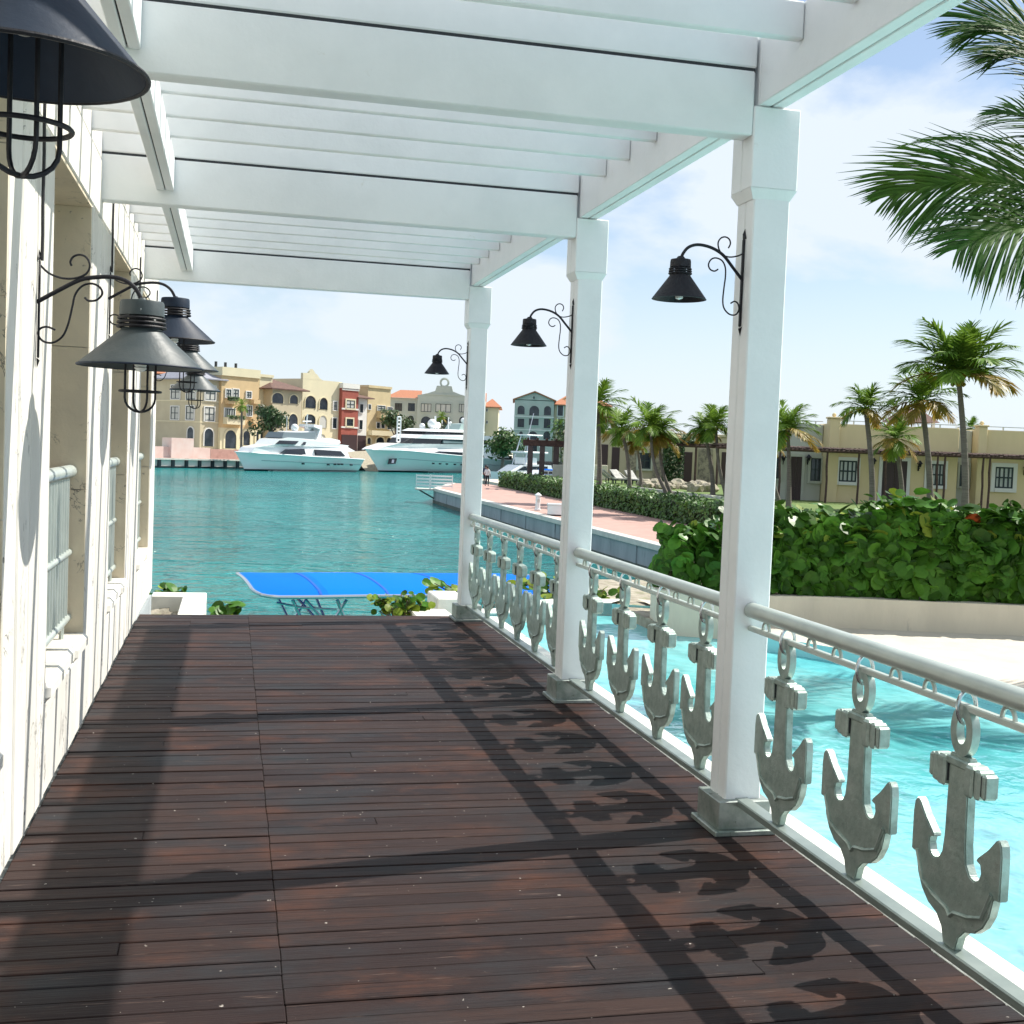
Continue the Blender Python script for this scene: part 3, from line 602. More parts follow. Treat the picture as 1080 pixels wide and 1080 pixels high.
for (y, z, en, lab) in ((2.24, 2.445, SHADE, 'huge dark blue cage lamp with chipped top, cut off by the upper left corner'),
                        (5.10, 2.10, SHADEG, 'grey cage lamp with glossy cone shade hung low on scroll bracket, second from the viewer'),
                        (7.90, 2.42, SHADE, 'dark blue cage lamp half hidden behind the grey lamp, third along the stone wall'),
                        (10.20, 2.36, SHADEG, 'grey cage lamp fourth along the stone wall, just under the dark blue one'),
                        (12.45, 2.28, SHADEG, 'last grey cage lamp at the far end of the stone wall before the beige house')):
    lamp('wall_lamp', lab, (XW+0.006, y, z), 1, True, en, 3.0-z if y > 4 else 0.9, WG, rimk=1.0 if y > 4 else 0.84)

# ------------------------------------------------------------------ planting near the pool
def round_leaf(m, c, nrm, size, mi=0, spin=None):
    nrm = V(nrm).normalized(); a = nrm.orthogonal().normalized(); a.rotate(Matrix.Rotation(spin if spin is not None else rnd.uniform(0, 6.28), 3, nrm)); b = nrm.cross(a)
    c = V(c); n = 9; fold = rnd.uniform(0.05, 0.22)*size
    vs = [c-nrm*0.0]
    for i in range(n):
        t = 2*math.pi*i/n; rad = size*(1.0 if i else 0.86)*(0.95+0.1*rnd.random())
        vs.append(c+a*math.cos(t)*rad+b*math.sin(t)*rad*0.96+nrm*abs(math.sin(t))*fold-nrm*max(0, math.cos(t))*size*0.12)
    m.add(vs, [(0, 1+i, 1+(i+1) % n) for i in range(n)], mi)
# planter wall
PWL = [(4.86, 13.5), (4.80, 13.15), (4.92, 12.90), (5.45, 12.62), (6.5, 12.62), (7.4, 12.36), (8.7, 12.02), (11, 11.4), (14, 10.5), (17, 9.3)]
m = MB(); k = len(PWL)
def off(poly, d):
    o = []
    for i, p in enumerate(poly):
        a = V((*poly[max(i-1, 0)], 0)); b = V((*poly[min(i+1, len(poly)-1)], 0)); t = (b-a).normalized(); o.append((p[0]-t.y*d, p[1]+t.x*d))
    return o
PIN = off(PWL, 0.22)
for i in range(k-1):
    a, b, c, d = PWL[i], PWL[i+1], PIN[i+1], PIN[i]
    m.add([(*a, -0.5), (*b, -0.5), (*c, -0.5), (*d, -0.5), (*a, 0.045), (*b, 0.045), (*c, 0.045), (*d, 0.045)], [(0, 1, 5, 4), (2, 3, 7, 6), (4, 5, 6, 7)]+([(3, 0, 4, 7)] if i == 0 else [])+([(1, 2, 6, 5)] if i == k-2 else []))
tag(m.build('planter_wall', PLANT, fixn=True), 'low cream rendered planter wall holding the sea grape hedge beside the pool terrace', 'wall')
PSO = off(PWL, 1.7)
strip('planter_soil', off(PWL, 0.215), PSO, -0.02, SOIL)
# sea grape hedge
def seg_sample(poly, u):
    L = [math.hypot(b[0]-a[0], b[1]-a[1]) for a, b in zip(poly[:-1], poly[1:])]; t = u*sum(L)
    for i, l in enumerate(L):
        if t <= l or i == len(L)-1:
            f = min(1, t/l); a, b = poly[i], poly[i+1]; d = V((b[0]-a[0], b[1]-a[1], 0)).normalized()
            return V((a[0]+(b[0]-a[0])*f, a[1]+(b[1]-a[1])*f, 0)), V((-d.y, d.x, 0))
        t -= l
HP = [(5.02, 12.98), (5.5, 12.74), (6.5, 12.74), (7.4, 12.48), (8.7, 12.14), (11, 11.5), (14, 10.6)]
hed = thing('sea_grape_hedge', 'dense sea grape hedge of round glossy leaves growing in the cream planter', 'hedge', (0, 0, 0))
m = MB(); st = MB()
def htop(p): return 0.86+0.10*math.sin(p.x*1.7+0.6)+0.07*math.sin(p.x*4.3)+(0.10 if p.x > 6.2 else 0)-(max(0, 5.75-p.x)*0.28)
for i in range(9500):
    u = rnd.random()**0.9; p, inw = seg_sample(HP, u); top = htop(p)
    q = rnd.random()
    if q < 0.62:      # face towards the pool
        dep = abs(rnd.gauss(0.0, 0.12)); z = 0.03+(top-0.03)*rnd.random()**0.85; nrm = -inw+V((rnd.gauss(0, .5), rnd.gauss(0, .5), rnd.gauss(0.15, .5)))
        if z > top-0.25: dep += (z-(top-0.25))*0.5
        pos = p+inw*(dep-0.06*math.sin(p.x*5+z*6)); pos.z = z
    elif q < 0.90:    # top
        dep = rnd.uniform(0, 1.45); nrm = V((rnd.gauss(0.2, .45), rnd.gauss(-0.15, .45), 1)); pos = p+inw*dep; pos.z = top+rnd.gauss(-0.03, 0.07)+0.06*math.sin(p.x*6+dep*5)-max(0, dep-0.9)*0.25
    else:
        dep = rnd.uniform(0.1, 0.8); nrm = V((rnd.gauss(0, 1), rnd.gauss(0, 1), rnd.gauss(0.3, 1))); pos = p+inw*dep; pos.z = rnd.uniform(0.05, top)
    if pos.x < 5.25 and q < 0.9: pos.x -= rnd.random()*0.14
    mi = 0; t = rnd.random()
    if pos.z > top-0.3 and t < 0.06: mi = 1
    if t > 0.9992: mi = 2
    round_leaf(m, pos, nrm, rnd.choice([rnd.uniform(0.035, 0.07), rnd.uniform(0.06, 0.105), rnd.uniform(0.08, 0.12)]), mi)
for i in range(420):       # left end of the hedge
    a = rnd.uniform(1.2, 3.6); z = rnd.uniform(0.05, 0.75); rad = 0.75+0.1*math.sin(z*9)
    pos = V((5.5+rad*math.cos(a)*0.75, 13.45+rad*math.sin(a)*0.6, z)); round_leaf(m, pos, V((math.cos(a), math.sin(a)-.5, rnd.gauss(.5, .5))), rnd.uniform(0.05, 0.09), 0)
for i in range(26):       # young shoots standing above
    u = rnd.random(); p, inw = seg_sample(HP, u); b = p+inw*rnd.uniform(0.1, 0.9); b.z = htop(p)-0.1; tip = b+V((rnd.gauss(0, .05), rnd.gauss(0, .05), rnd.uniform(.15, .3)))
    st.tube([b, tip], 0.006, 5)
    for k2 in range(4): round_leaf(m, b.lerp(tip, 0.4+0.2*k2)+V((rnd.gauss(0, .03), rnd.gauss(0, .03), 0)), (rnd.gauss(0, .6), rnd.gauss(-.3, .6), .7), rnd.uniform(0.04, 0.075), 1 if k2 == 3 and rnd.random() < .5 else 0)
m.build('foliage', [LEAF, LEAFY, LEAFR], hed, smooth=False)
for i in range(150):
    p, inw = seg_sample(HP, rnd.random()); b = p+inw*rnd.uniform(0.25, 1.2); b.z = -0.02; h_ = htop(p)-0.12
    st.tube([b, b+V((rnd.gauss(0, .08), rnd.gauss(0, .08), h_*.5)), b+V((rnd.gauss(0, .2), rnd.gauss(0, .15), h_))], [0.018, 0.012, 0.006], 5)
st.build('stems', TWIG, hed)
def sprig(name, label, c, n, spread, hgt, yel=0.2, cat='plant', size=(0.045, 0.085), red=0.0):
    t = thing(name, label, cat, c); m = MB(); s = MB()
    for i in range(n):
        a = rnd.uniform(0, 6.28); d = spread*math.sqrt(rnd.random()); tip = V((d*math.cos(a)*1.5, d*math.sin(a), hgt*rnd.uniform(0.35, 1)))
        s.tube([(tip.x*0.2, tip.y*0.2, -0.12), tip*0.6, tip], 0.006, 5)
        for k2 in range(5):
            r_ = rnd.random(); round_leaf(m, tip*(0.6+0.1*k2)+V((rnd.gauss(0, .04), rnd.gauss(0, .04), rnd.gauss(0, .02))), (rnd.gauss(0, .6), rnd.gauss(-.5, .5), .8), rnd.uniform(*size), 1 if r_ < yel else (2 if r_ > 1-red else 0))
    m.build('leaves', [LEAF, LEAFY, LEAFR], t); s.build('stems', TWIG, t)
sprig('young_sea_grape', 'yellow-green sea grape sprigs growing past the deck end beside the farthest column', (1.78, 12.5, -0.26), 26, 0.22, 0.30, 0.45, red=0.02, size=(0.03, 0.06))
sprig('young_sea_grape', 'few round green leaves rising over the deck edge right of the white kerb corner', (0.0, 12.5, -0.30), 6, 0.12, 0.27, 0.05, size=(0.05, 0.075), red=0.0)
sprig('young_sea_grape', 'single leafy sprig beside the stone wall end behind the white kerb', (-0.62, 14.2, -0.32), 6, 0.18, 0.27, 0.2, size=(0.04, 0.08))
sprig('young_sea_grape', 'green shoots behind the pool coping seen through the railing anchors', (3.1, 14.9, -0.42), 14, 0.45, 0.40, 0.35)
sprig('young_sea_grape', 'row of bright low leaves behind the far pool coping left of the big hedge', (4.35, 15.2, -0.42), 20, 0.5, 0.34, 0.35)
# white kerbs past the deck end
m = MB(); m.box(-0.80, -0.22, 13.62, 13.95, -0.6, -0.15, c=0.01); m.box(-0.47, -0.22, 11.9, 13.615, -0.6, -0.152, c=0.01)
tag(m.build('planter_kerb', SILL), 'white stone kerb corner framing bare rocky soil past the left end of the deck', 'kerb')
m = MB()
for i in range(60):
    c = V((rnd.uniform(-1.2, -0.5), rnd.uniform(11.3, 13.6), -0.33)); s_ = rnd.uniform(0.03, 0.10); m.obox(c, (s_, rnd.uniform(-.03, .03), .01), (rnd.uniform(-.03, .03), s_*.8, .02), (.01, .01, s_*.5))
m.box(-1.3, -0.45, 11.2, 13.62, -0.8, -0.33); o = m.build('rocky_soil', ROCK); struct(o)
m = MB(); m.box(1.86, 2.26, 11.6, 12.62, -0.7, -0.13, c=0.012); tag(m.build('stone_slab', SILL), 'low white stone slab at the deck end left of the farthest column', 'slab')
m = MB(); m.box(2.17, 2.49, 12.64, 13.30, -0.8, -0.02, c=0.012); tag(m.build('stone_block', KERBM), 'taller pale stone block behind the base of the farthest column', 'block')

# ------------------------------------------------------------------ palms
def frond(m, base, az, elev, L, droop, nl, ll, wid, mi, wind=V((0, 0, 0)), seg=2, rach=0.018, path=None, roll=0.0, sweep=0.0, stiff=1.0):
    pts = []; d = V((math.cos(az)*math.cos(elev), math.sin(az)*math.cos(elev), math.sin(elev))); p = V(base); k = 12; st = L/k
    for i in range(k+1):
        pts.append(p.copy()); f = i/k
        d = (d+V((0, 0, -droop*(0.35+1.3*f)/k))+wind*(0.4+f)/k).normalized(); p = p+d*st
    if path: pts = path; k = len(pts)-1
    m.tube(pts, [rach*(1-0.85*i/k) for i in range(k+1)], 5, mi, cap=False)
    def at(u):
        x = u*k; i = min(int(x), k-1); return pts[i].lerp(pts[i+1], x-i), (pts[i+1]-pts[i]).normalized()
    for i in range(nl):
        u = 0.14+0.86*(i+rnd.random()*0.6)/nl; u = min(u, 1.0); P, T = at(u)
        S = T.cross(V((0, 0, 1)));
        if S.length < 1e-3: S = V((1, 0, 0))
        S.normalize(); U = S.cross(T)
        if roll: S, U = S*math.cos(roll)+U*math.sin(roll), U*math.cos(roll)-S*math.sin(roll)
        l = ll*(0.45+0.75*math.sin(math.pi*min(1, 0.12+u*0.80)))*rnd.uniform(0.85, 1.1)*(1-0.55*max(0, u-0.75)/0.25)
        for sd_ in (-1, 1):
            if rnd.random() < 0.03: continue
            dr = (S*sd_*(0.85-0.35*u)+T*(0.55+0.5*u+sweep)+U*rnd.uniform(0.02, 0.30)+V((rnd.gauss(0, .05), rnd.gauss(0, .05), rnd.gauss(0, .05)))).normalized(); q = P; prev = None; wv = T.cross(dr).cross(dr)
            side = (T-dr*T.dot(dr)); side = side.normalized() if side.length > 1e-3 else U
            vs = []; g_ = V((0, 0, -1))
            for j in range(seg+1):
                ww = wid*(1.0 if j == 0 else (0.85 if j < seg else 0.08)); vs += [q-side*ww*0.5, q+side*ww*0.5]
                dr = (dr+g_*(0.62*stiff/seg)*(0.6+rnd.random()*0.6)+wind*0.35/seg).normalized(); q = q+dr*(l/seg)
            m.add(vs, [(2*j, 2*j+1, 2*j+3, 2*j+2) for j in range(seg)], mi)
def palm(label, base, crown, rad, nf=17, yel=0.25, wind=(0, 0), trunk_r=0.15, bend=None, mats=None, up=0.0, group=None, nl=24, ll=None, name='coconut_palm', ground=None):
    base = V(base); crown = V(crown); t = thing(name, label, 'palm tree', base, 0, group)
    c = crown-base; m = MB(); b = V(bend) if bend else V((c.x*-0.25, c.y*-0.2, 0))
    pts = [V((0, 0, 0)).lerp(c, f)+b*math.sin(math.pi*f)*(1-0.4*f) for f in [i/10 for i in range(11)]]
    pts[0].z -= 0.1
    rs = [trunk_r*0.84*(1.35 if i == 0 else 1.05 if i == 1 else 1-0.035*i) for i in range(11)]
    m.tube(pts, rs, 10); m.build('trunk', TRUNK, t, smooth=True)
    m = MB(); wv = V((wind[0], wind[1], 0))
    for i in range(nf):
        f = i/(nf-1); az = i*2.39996+rnd.uniform(-.25, .25); el = R(78)-R(112-up)*f**0.85
        mi = 1 if (f > 1-yel and rnd.random() < 0.75) else 0
        frond(m, c+V((0, 0, 0.05)), az, el, rad*rnd.uniform(0.85, 1.08)*(0.82 if f < .15 else 1), 0.75+0.5*f, nl, ll or rad*0.34, rad*0.030+0.014, mi, wv, rach=rad*0.012)
    for i in range(6):
        a = i*1.05; m.tube([c+V((0, 0, -0.05)), c+V((math.cos(a)*rad*0.10, math.sin(a)*rad*0.10, -rad*0.12))], [rad*0.02, rad*0.03], 5, 1)
    m.build('crown', mats or [FROND, FRONDY], t)
    return t
GZ = -0.5
def palm_px(label, bx, by, D, cx_, cy_, radpx, **k):
    radpx *= 1.16; k['nf'] = k.get('nf', 17)+5
    b = at_D(bx, by, D); b.z = GZ; c = at_D(cx_, cy_, D); return palm(label, b, c, radpx*D/1281.0, **k)
G1 = 'coconut palms on the lawn'
palm_px('dark full palm rising just right of the middle white column', 632, 512, 74, 630, 428, 33, nf=20, yel=0.05, wind=(0.25, 0), trunk_r=0.19)
palm_px('green palm with leaning grey trunk left of the small brown palm', 664, 514, 70, 656, 452, 25, yel=0.35, wind=(0.1, 0), trunk_r=0.15)
palm_px('small palm with drooping brown and yellow fronds among taller palms', 676, 513, 71, 671, 466, 16, yel=0.6, wind=(-0.1, 0), trunk_r=0.13)
palm_px('palm with long curved white trunk bending left and fronds blown right', 704, 519, 64, 686, 450, 31, yel=0.2, wind=(0.45, 0), trunk_r=0.12, bend=(-0.35, 0, -0.1), up=20)
palm_px('orange tinged palm on the second curved trunk in front of the stone villa', 708, 516, 65, 696, 459, 26, yel=0.65, wind=(0.5, 0), trunk_r=0.12, bend=(-0.3, 0, 0))
palm_px('bushy palm left of the pair before the dark vine pergola end', 752, 520, 63, 743, 455, 21, yel=0.2, wind=(0.1, 0), trunk_r=0.15, up=15)
palm_px('bright green palm with pale curved trunk close to the nearest white column', 767, 521, 62, 755, 450, 27, yel=0.25, wind=(0.5, 0), trunk_r=0.12, bend=(-0.2, 0, 0), up=15)
palm_px('palm half hidden by the nearest white column with thin leaning trunk', 823, 531, 55, 806, 462, 24, yel=0.3, wind=(0.2, 0), trunk_r=0.10, bend=(-0.1, 0, 0))
palm_px('palm with upright trunk and yellow skirt of old fronds before the grey villa', 832, 528, 53, 831, 454, 34, nf=18, yel=0.38, wind=(0.42, 0), trunk_r=0.13, up=18)
palm_px('slim palm with thin crown standing before the shuttered window of the ochre villa', 920, 536, 50, 913, 432, 32, nf=13, yel=0.25, wind=(0.1, 0), trunk_r=0.16, up=22)
palm_px('low yellow palm in front of the dark villa door', 952, 527, 53, 944, 464, 28, nf=16, yel=0.5, wind=(0.05, 0), trunk_r=0.14)
palm_px('palm with tattered crown between the low yellow palm and the tallest palm', 981, 536, 49, 972, 424, 42, nf=16, yel=0.28, wind=(-0.25, 0), trunk_r=0.17, up=20)
palm_px('tallest palm with long swept up fronds and thick grey trunk at right', 1018, 539, 46, 1011, 398, 62, nf=19, yel=0.1, wind=(-0.12, 0), trunk_r=0.17, up=44, nl=34)
palm_px('distant palm top showing above the flat villa roof at right', 1026, 520, 92, 1024, 452, 14, nf=14, yel=0.1, trunk_r=0.14)
# tall palm whose fronds reach in from the upper right
DP = 11.0
b = at_D(1262, 700, DP); b.z = -0.3
tp = thing('coconut_palm', 'tall near palm whose long dark fronds reach in from the upper right', 'palm tree', b)
cr = at_D(1222, 258, DP)-b; m = MB(); m.tube([V((0, 0, -.1)).lerp(cr, i/8)+V((0.2*math.sin(math.pi*i/8), 0, 0)) for i in range(9)], [0.19-0.009*i for i in range(9)], 12); m.build('trunk', TRUNK, tp, smooth=True)
m = MB()
def near_frond(p1, p2, dd1, dd2, roll, n=84, ll=0.56, sweep=0.25, stiff=0.8):
    P0, P1_, P2 = cr, at_D(*p1, DP+dd1)-b, at_D(*p2, DP+dd2)-b
    pts = [P0*(1-t)**2+P1_*2*t*(1-t)+P2*t*t for t in [i/18 for i in range(19)]]
    frond(m, P0, 0, 0, 1, 0, int(n*1.1), ll*1.12, 0.022, 0, seg=4, rach=0.020, path=pts, roll=roll, sweep=sweep, stiff=stiff)
near_frond((1072, 160), (940, 206), -.1, -.4, R(50), 110, 0.86, .3, .9)
near_frond((1100, 215), (1010, 262), -.5, -1.0, R(50), 84, 0.80, .2, 1.0)
near_frond((1125, -15), (1018, 33), .2, .1, R(48), 110, 0.85, .15, .8)
near_frond((1150, 20), (1050, 60), .6, .6, R(40), 90, 0.8, .2, .9)
near_frond((1095, 118), (953, 153), .5, .9, R(8), 60, 0.34, 0.6)
near_frond((1130, 108), (1041, 121), .9, 1.5, R(35), 80, 0.50)
near_frond((1170, 190), (1098, 335), -.4, -.9, R(40), 80, 0.55)
near_frond((1160, -90), (1085, -120), 0, 0, R(30), 70, 0.55)
near_frond((1260, -60), (1330, -90), .6, 1.2, R(30), 60, 0.55)
near_frond((1330, 120), (1480, 220), 0, -.5, R(30), 60, 0.55)
near_frond((1300, 180), (1400, 420), .5, 1.0, R(30), 60, 0.55)
near_frond((1215, 60), (1180, 250), -1.0, -2.4, R(20), 60, 0.55)
near_frond((1240, 40), (1260, 230), 1.2, 2.6, R(20), 60, 0.55)
m.build('crown', [FRONDN], tp)

# ------------------------------------------------------------------ promenade hedge and things on the promenade
hd = thing('promenade_hedge', 'long clipped dark green hedge along the pink promenade', 'hedge', (21.6, 58, -1.72))
m = MB()
for i in range(17000):
    y = 34+67*rnd.random()**1.1; q = rnd.random(); top = 1.12+0.1*math.sin(y*0.9)+0.08*math.sin(y*2.7); sh_ = max(0, y-40)*0.022
    if q < 0.55: x = 20.85+abs(rnd.gauss(0, .12)); z = rnd.random()*top; nv = (-1, rnd.gauss(0, .6), rnd.gauss(.4, .6))
    elif q < 0.65: x = rnd.uniform(20.9, 22.3); z = rnd.uniform(0, top); nv = (rnd.gauss(0, 1), -.5, rnd.gauss(0.4, .6))
    else: x = rnd.uniform(20.9, 22.5); z = top+rnd.gauss(-.02, .09); nv = (rnd.gauss(0, .5), rnd.gauss(-.3, .5), 1)
    s_ = rnd.uniform(0.07, 0.15); n_ = V(nv).normalized(); a = n_.orthogonal().normalized(); a.rotate(Matrix.Rotation(rnd.random()*6.28, 3, n_)); bb = n_.cross(a); c = V((x-21.6+sh_, y-58, z))
    m.add([c-a*s_, c-bb*s_*.55, c+a*s_, c+bb*s_*.55], [(0, 1, 2, 3)])
m.build('foliage', HEDGE, hd)
m = MB(); m.prism([(-.5, -24), (.6, -24), (.6, -18), (1.85, 42.5), (.75, 42.5), (-.5, -18)], lambda u, v, w_: (u, v, w_), 0, .92); m.build('stems', mat('hedge_shade_core', (0.03, 0.035, 0.02), 0.95, (0.05, 0.05, 0.03), 6), hd)  # solid dark block, coloured as the shade inside the hedge
c = at_z(567, 538, -1.7); t = thing('service_pedestal', 'slim white power pedestal with domed cap on the pink promenade', 'pedestal', c)
m = MB(); m.lathe([(0.19, 0), (0.19, 0.06), (0.135, 0.07), (0.135, 0.72), (0.155, 0.73), (0.155, 0.78)], (0, 0, 0), 16); m.build('body', GEL, t, smooth=True)
m = MB(); m.lathe([(0.19, 0.78), (0.19, 0.82), (0.13, 0.87), (0.05, 0.93), (0.001, 0.95)], (0, 0, 0), 16); m.build('cap', GEL, t, smooth=True)
m = MB(); m.box(-0.07, 0.07, -0.145, -0.13, 0.42, 0.6); m.build('socket_panel', CAPST, t)
c = at_z(586, 543.5, -1.7); t = thing('utility_chest', 'squat white utility chest on the pink promenade behind the middle column', 'chest', c, -0.23)
m = MB(); m.box(-0.42, 0.38, -0.28, 0.28, 0.04, 0.50, c=0.02); m.build('body', GEL, t)
m = MB(); m.box(-0.45, 0.41, -0.31, 0.31, 0.50, 0.60, c=0.025); m.build('lid', GEL, t)
m = MB(); m.box(-0.4, 0.36, -0.26, 0.26, 0, 0.045); m.build('base', GAP, t)
# small railed landing at the quay corner
c = at_D(457, 517, 92.5); c.z = -1.75; t = thing('landing_stage', 'small white railed landing jutting from the far corner of the grey quay', 'landing', c, -0.10)
m = MB(); m.box(-1.35, 1.45, -0.2, 1.4, -0.12, 0.0); m.build('platform', CAPST, t)
m = MB(); m.tube([(-1.1, .3, -.1), (0.1, .3, -.75)], .06, 6); m.tube([(-1.1, .9, -.1), (0.1, .9, -.75)], .06, 6); m.build('brace', GAP, t)
for x0, x1 in ((-1.32, -0.3), (-0.22, 1.42)):
    m = MB()
    for z in (0.25, 0.5, 0.75, 1.0): m.box(x0, x1, -0.18, -0.13, z-0.07, z+0.05)
    for x in (x0, x1): m.box(x-.03, x+.03, -0.2, -.12, 0, 1.1)
    m.build('railing', GEL, t)

# ------------------------------------------------------------------ buildings
OCHRE = mat('ochre_render', (0.74, 0.60, 0.35), 0.85, (0.64, 0.52, 0.30), 0.5, (0.35, 0.7), stretch=(1, 1, 0.5), bump=0.1, bscale=8)
GREYR = mat('grey_green_render', (0.48, 0.49, 0.42), 0.85, (0.41, 0.42, 0.36), 0.5, (0.35, 0.7))
TRIMW = mat('white_trim', (0.70, 0.69, 0.66), 0.7)
SHUT = mat('dark_green_shutter', (0.015, 0.03, 0.035), 0.5)
DOORM = mat('dark_wood_door', (0.040, 0.020, 0.022), 0.5)
PANE = mat('window_pane', (0.40, 0.44, 0.43), 0.15, (0.55, 0.57, 0.55), 0.8, (0.4, 0.6))
PANED = mat('dark_pane_and_arcade_shade', (0.018, 0.025, 0.036), 0.12, (0.05, 0.06, 0.075), 0.7, (0.45, 0.65))
BLIND = mat('pale_blind', (0.50, 0.50, 0.46), 0.6)
RUSTIC = mat('rustic_pole', (0.055, 0.032, 0.030), 0.9, (0.10, 0.06, 0.05), 8)
TILE = mat('clay_roof_tile', (0.42, 0.165, 0.075), 0.85, (0.30, 0.12, 0.07), 3.0, (0.35, 0.7), stretch=(1, 1, 1))
TILED = mat('brown_roof_tile', (0.16, 0.085, 0.065), 0.85, (0.10, 0.06, 0.05), 3.0)
SLATE = mat('grey_roof_tile', (0.30, 0.31, 0.36), 0.8, (0.24, 0.24, 0.28), 2.0)
RUBBLE = mat('rubble_stone', (0.34, 0.30, 0.22), 0.9, (0.16, 0.14, 0.11), 4.5, (0.42, 0.6), bump=0.5, bscale=5)
BEIGE = mat('beige_render', (0.52, 0.46, 0.32), 0.85, (0.46, 0.40, 0.28), 0.4)
ORANGE = mat('orange_render', (0.62, 0.45, 0.25), 0.85, (0.54, 0.39, 0.21), 0.4)
CREAM = mat('cream_render', (0.68, 0.61, 0.42), 0.85, (0.62, 0.56, 0.39), 0.4)
YELLOW = mat('yellow_render', (0.62, 0.50, 0.29), 0.85, (0.54, 0.43, 0.25), 0.4)
BRICK = mat('red_brick', (0.33, 0.085, 0.06), 0.85, (0.27, 0.07, 0.05), 2.0)
GREYB = mat('grey_teal_render_with_shade', (0.47, 0.50, 0.45), 0.85, (0.41, 0.45, 0.40), 0.4)  # hotel and gabled fronts lie in shade, which this grey already holds
WHITER = mat('white_render', (0.68, 0.67, 0.62), 0.85)
PINKW = mat('faded_pink_wall', (0.62, 0.50, 0.45), 0.85, (0.66, 0.60, 0.56), 0.5, (0.4, 0.65), bump=0.1)

class Frame:
    def __init__(s, P, d):
        s.P = V((P.x, P.y, 0)); s.d = V((d[0], d[1], 0)).normalized(); s.n = V((-s.d.y, s.d.x, 0)); s.rz = math.atan2(s.d.y, s.d.x)
    def hit(s, px, py, off=0.0):
        r_ = ray(px, py); Q = s.P+s.n*off; t = (Q-EYE).dot(s.n)/r_.dot(s.n); X = EYE+r_*t
        return (X-s.P).dot(s.d), X.z
    def root(s, name, label, cat, x=0.0, group=None): return thing(name, label, cat, s.P+s.d*x, s.rz, group)
def arch_poly(x0, x1, z0, z1, n=10):
    w_ = (x1-x0)/2; rise = min(w_, (z1-z0)*0.5); cx = (x0+x1)/2; zs = z1-rise
    return [(x0, z0), (x1, z0)]+[(cx+w_*math.cos(math.pi*i/n), zs+rise*math.sin(math.pi*i/n)) for i in range(n+1)]
def window(root, x0, x1, z0, z1, yf=0.0, kind='rect', fr=0.12, trim=None, pane=None, bars=(1, 2), bar=None, proud=0.10, barw=0.05, name='window'):
    trim = trim or TRIMW; pane = pane or PANED; bar = bar or SHUT
    fn = lambda u, v, w_: (u, w_, v)
    m = MB(); y0, y1 = yf-proud, yf+0.02
    if kind == 'rect':
        m.box(x0-fr, x0, y0, y1, z0-fr, z1+fr); m.box(x1, x1+fr, y0, y1, z0-fr, z1+fr); m.box(x0, x1, y0, y1, z1, z1+fr); m.box(x0, x1, y0-0.05, y1, z0-fr, z0)
    else:
        a = arch_poly(x0, x1, z0, z1); b = arch_poly(x0-fr, x1+fr, z0, z1+fr); k = len(a)
        ring_in = a[1:]+[a[0]]; ring_out = b[1:]+[b[0]]; kk = len(ring_in)
        vs = [fn(u, v, y0) for u, v in ring_in]+[fn(u, v, y0) for u, v in ring_out]+[fn(u, v, y1) for u, v in ring_in]+[fn(u, v, y1) for u, v in ring_out]
        fs = []
        for i in range(kk-1):
            fs += [(i, i+1, kk+i+1, kk+i), (i, 2*kk+i, 2*kk+i+1, i+1), (kk+i, kk+i+1, 3*kk+i+1, 3*kk+i)]
        m.add(vs, fs)
    f = m.build(name, trim, root, fixn=True)
    m = MB(); poly = [(x0, z0), (x1, z0), (x1, z1), (x0, z1)] if kind == 'rect' else arch_poly(x0, x1, z0, z1)
    m.prism(poly, fn, yf-proud*0.4, yf+0.01)
    m.build('pane', pane, f, fixn=True)
    if bars and kind == 'rect':
        m = MB(); nx, nz = bars; yb0, yb1 = yf-proud*0.8, yf-proud*0.3; W_ = barw
        m.box(x0, x0+W_, yb0, yb1, z0, z1); m.box(x1-W_, x1, yb0, yb1, z0, z1); m.box(x0+W_, x1-W_, yb0, yb1, z1-W_, z1); m.box(x0+W_, x1-W_, yb0, yb1, z0, z0+W_)
        for i in range(1, nx+1):
            x = x0+(x1-x0)*i/(nx+1); m.box(x-W_/2, x+W_/2, yb0, yb1, z0+W_, z1-W_)
        for i in range(1, nz):
            z = z0+(z1-z0)*i/nz; m.box(x0+W_, x1-W_, yb0+0.004, yb1-0.004, z-W_/2, z+W_/2)
        m.build('shutter_bars', bar, f)
    return f
def wall_lantern(root, x, z, yf=0.0):
    m = MB(); m.box(x-0.02, x+0.02, yf-0.22, yf, z-0.1, z-0.05); m.box(x-.04, x+.04, yf-.03, yf+.01, z-.22, z+.05)
    m.lathe([(0.06, -0.02), (0.10, 0.14)], (x, yf-0.22, z), 8); m.lathe([(0.17, 0.14), (0.03, 0.30), (0.001, 0.32)], (x, yf-0.22, z), 10); m.build('wall_lantern', IRON, root)

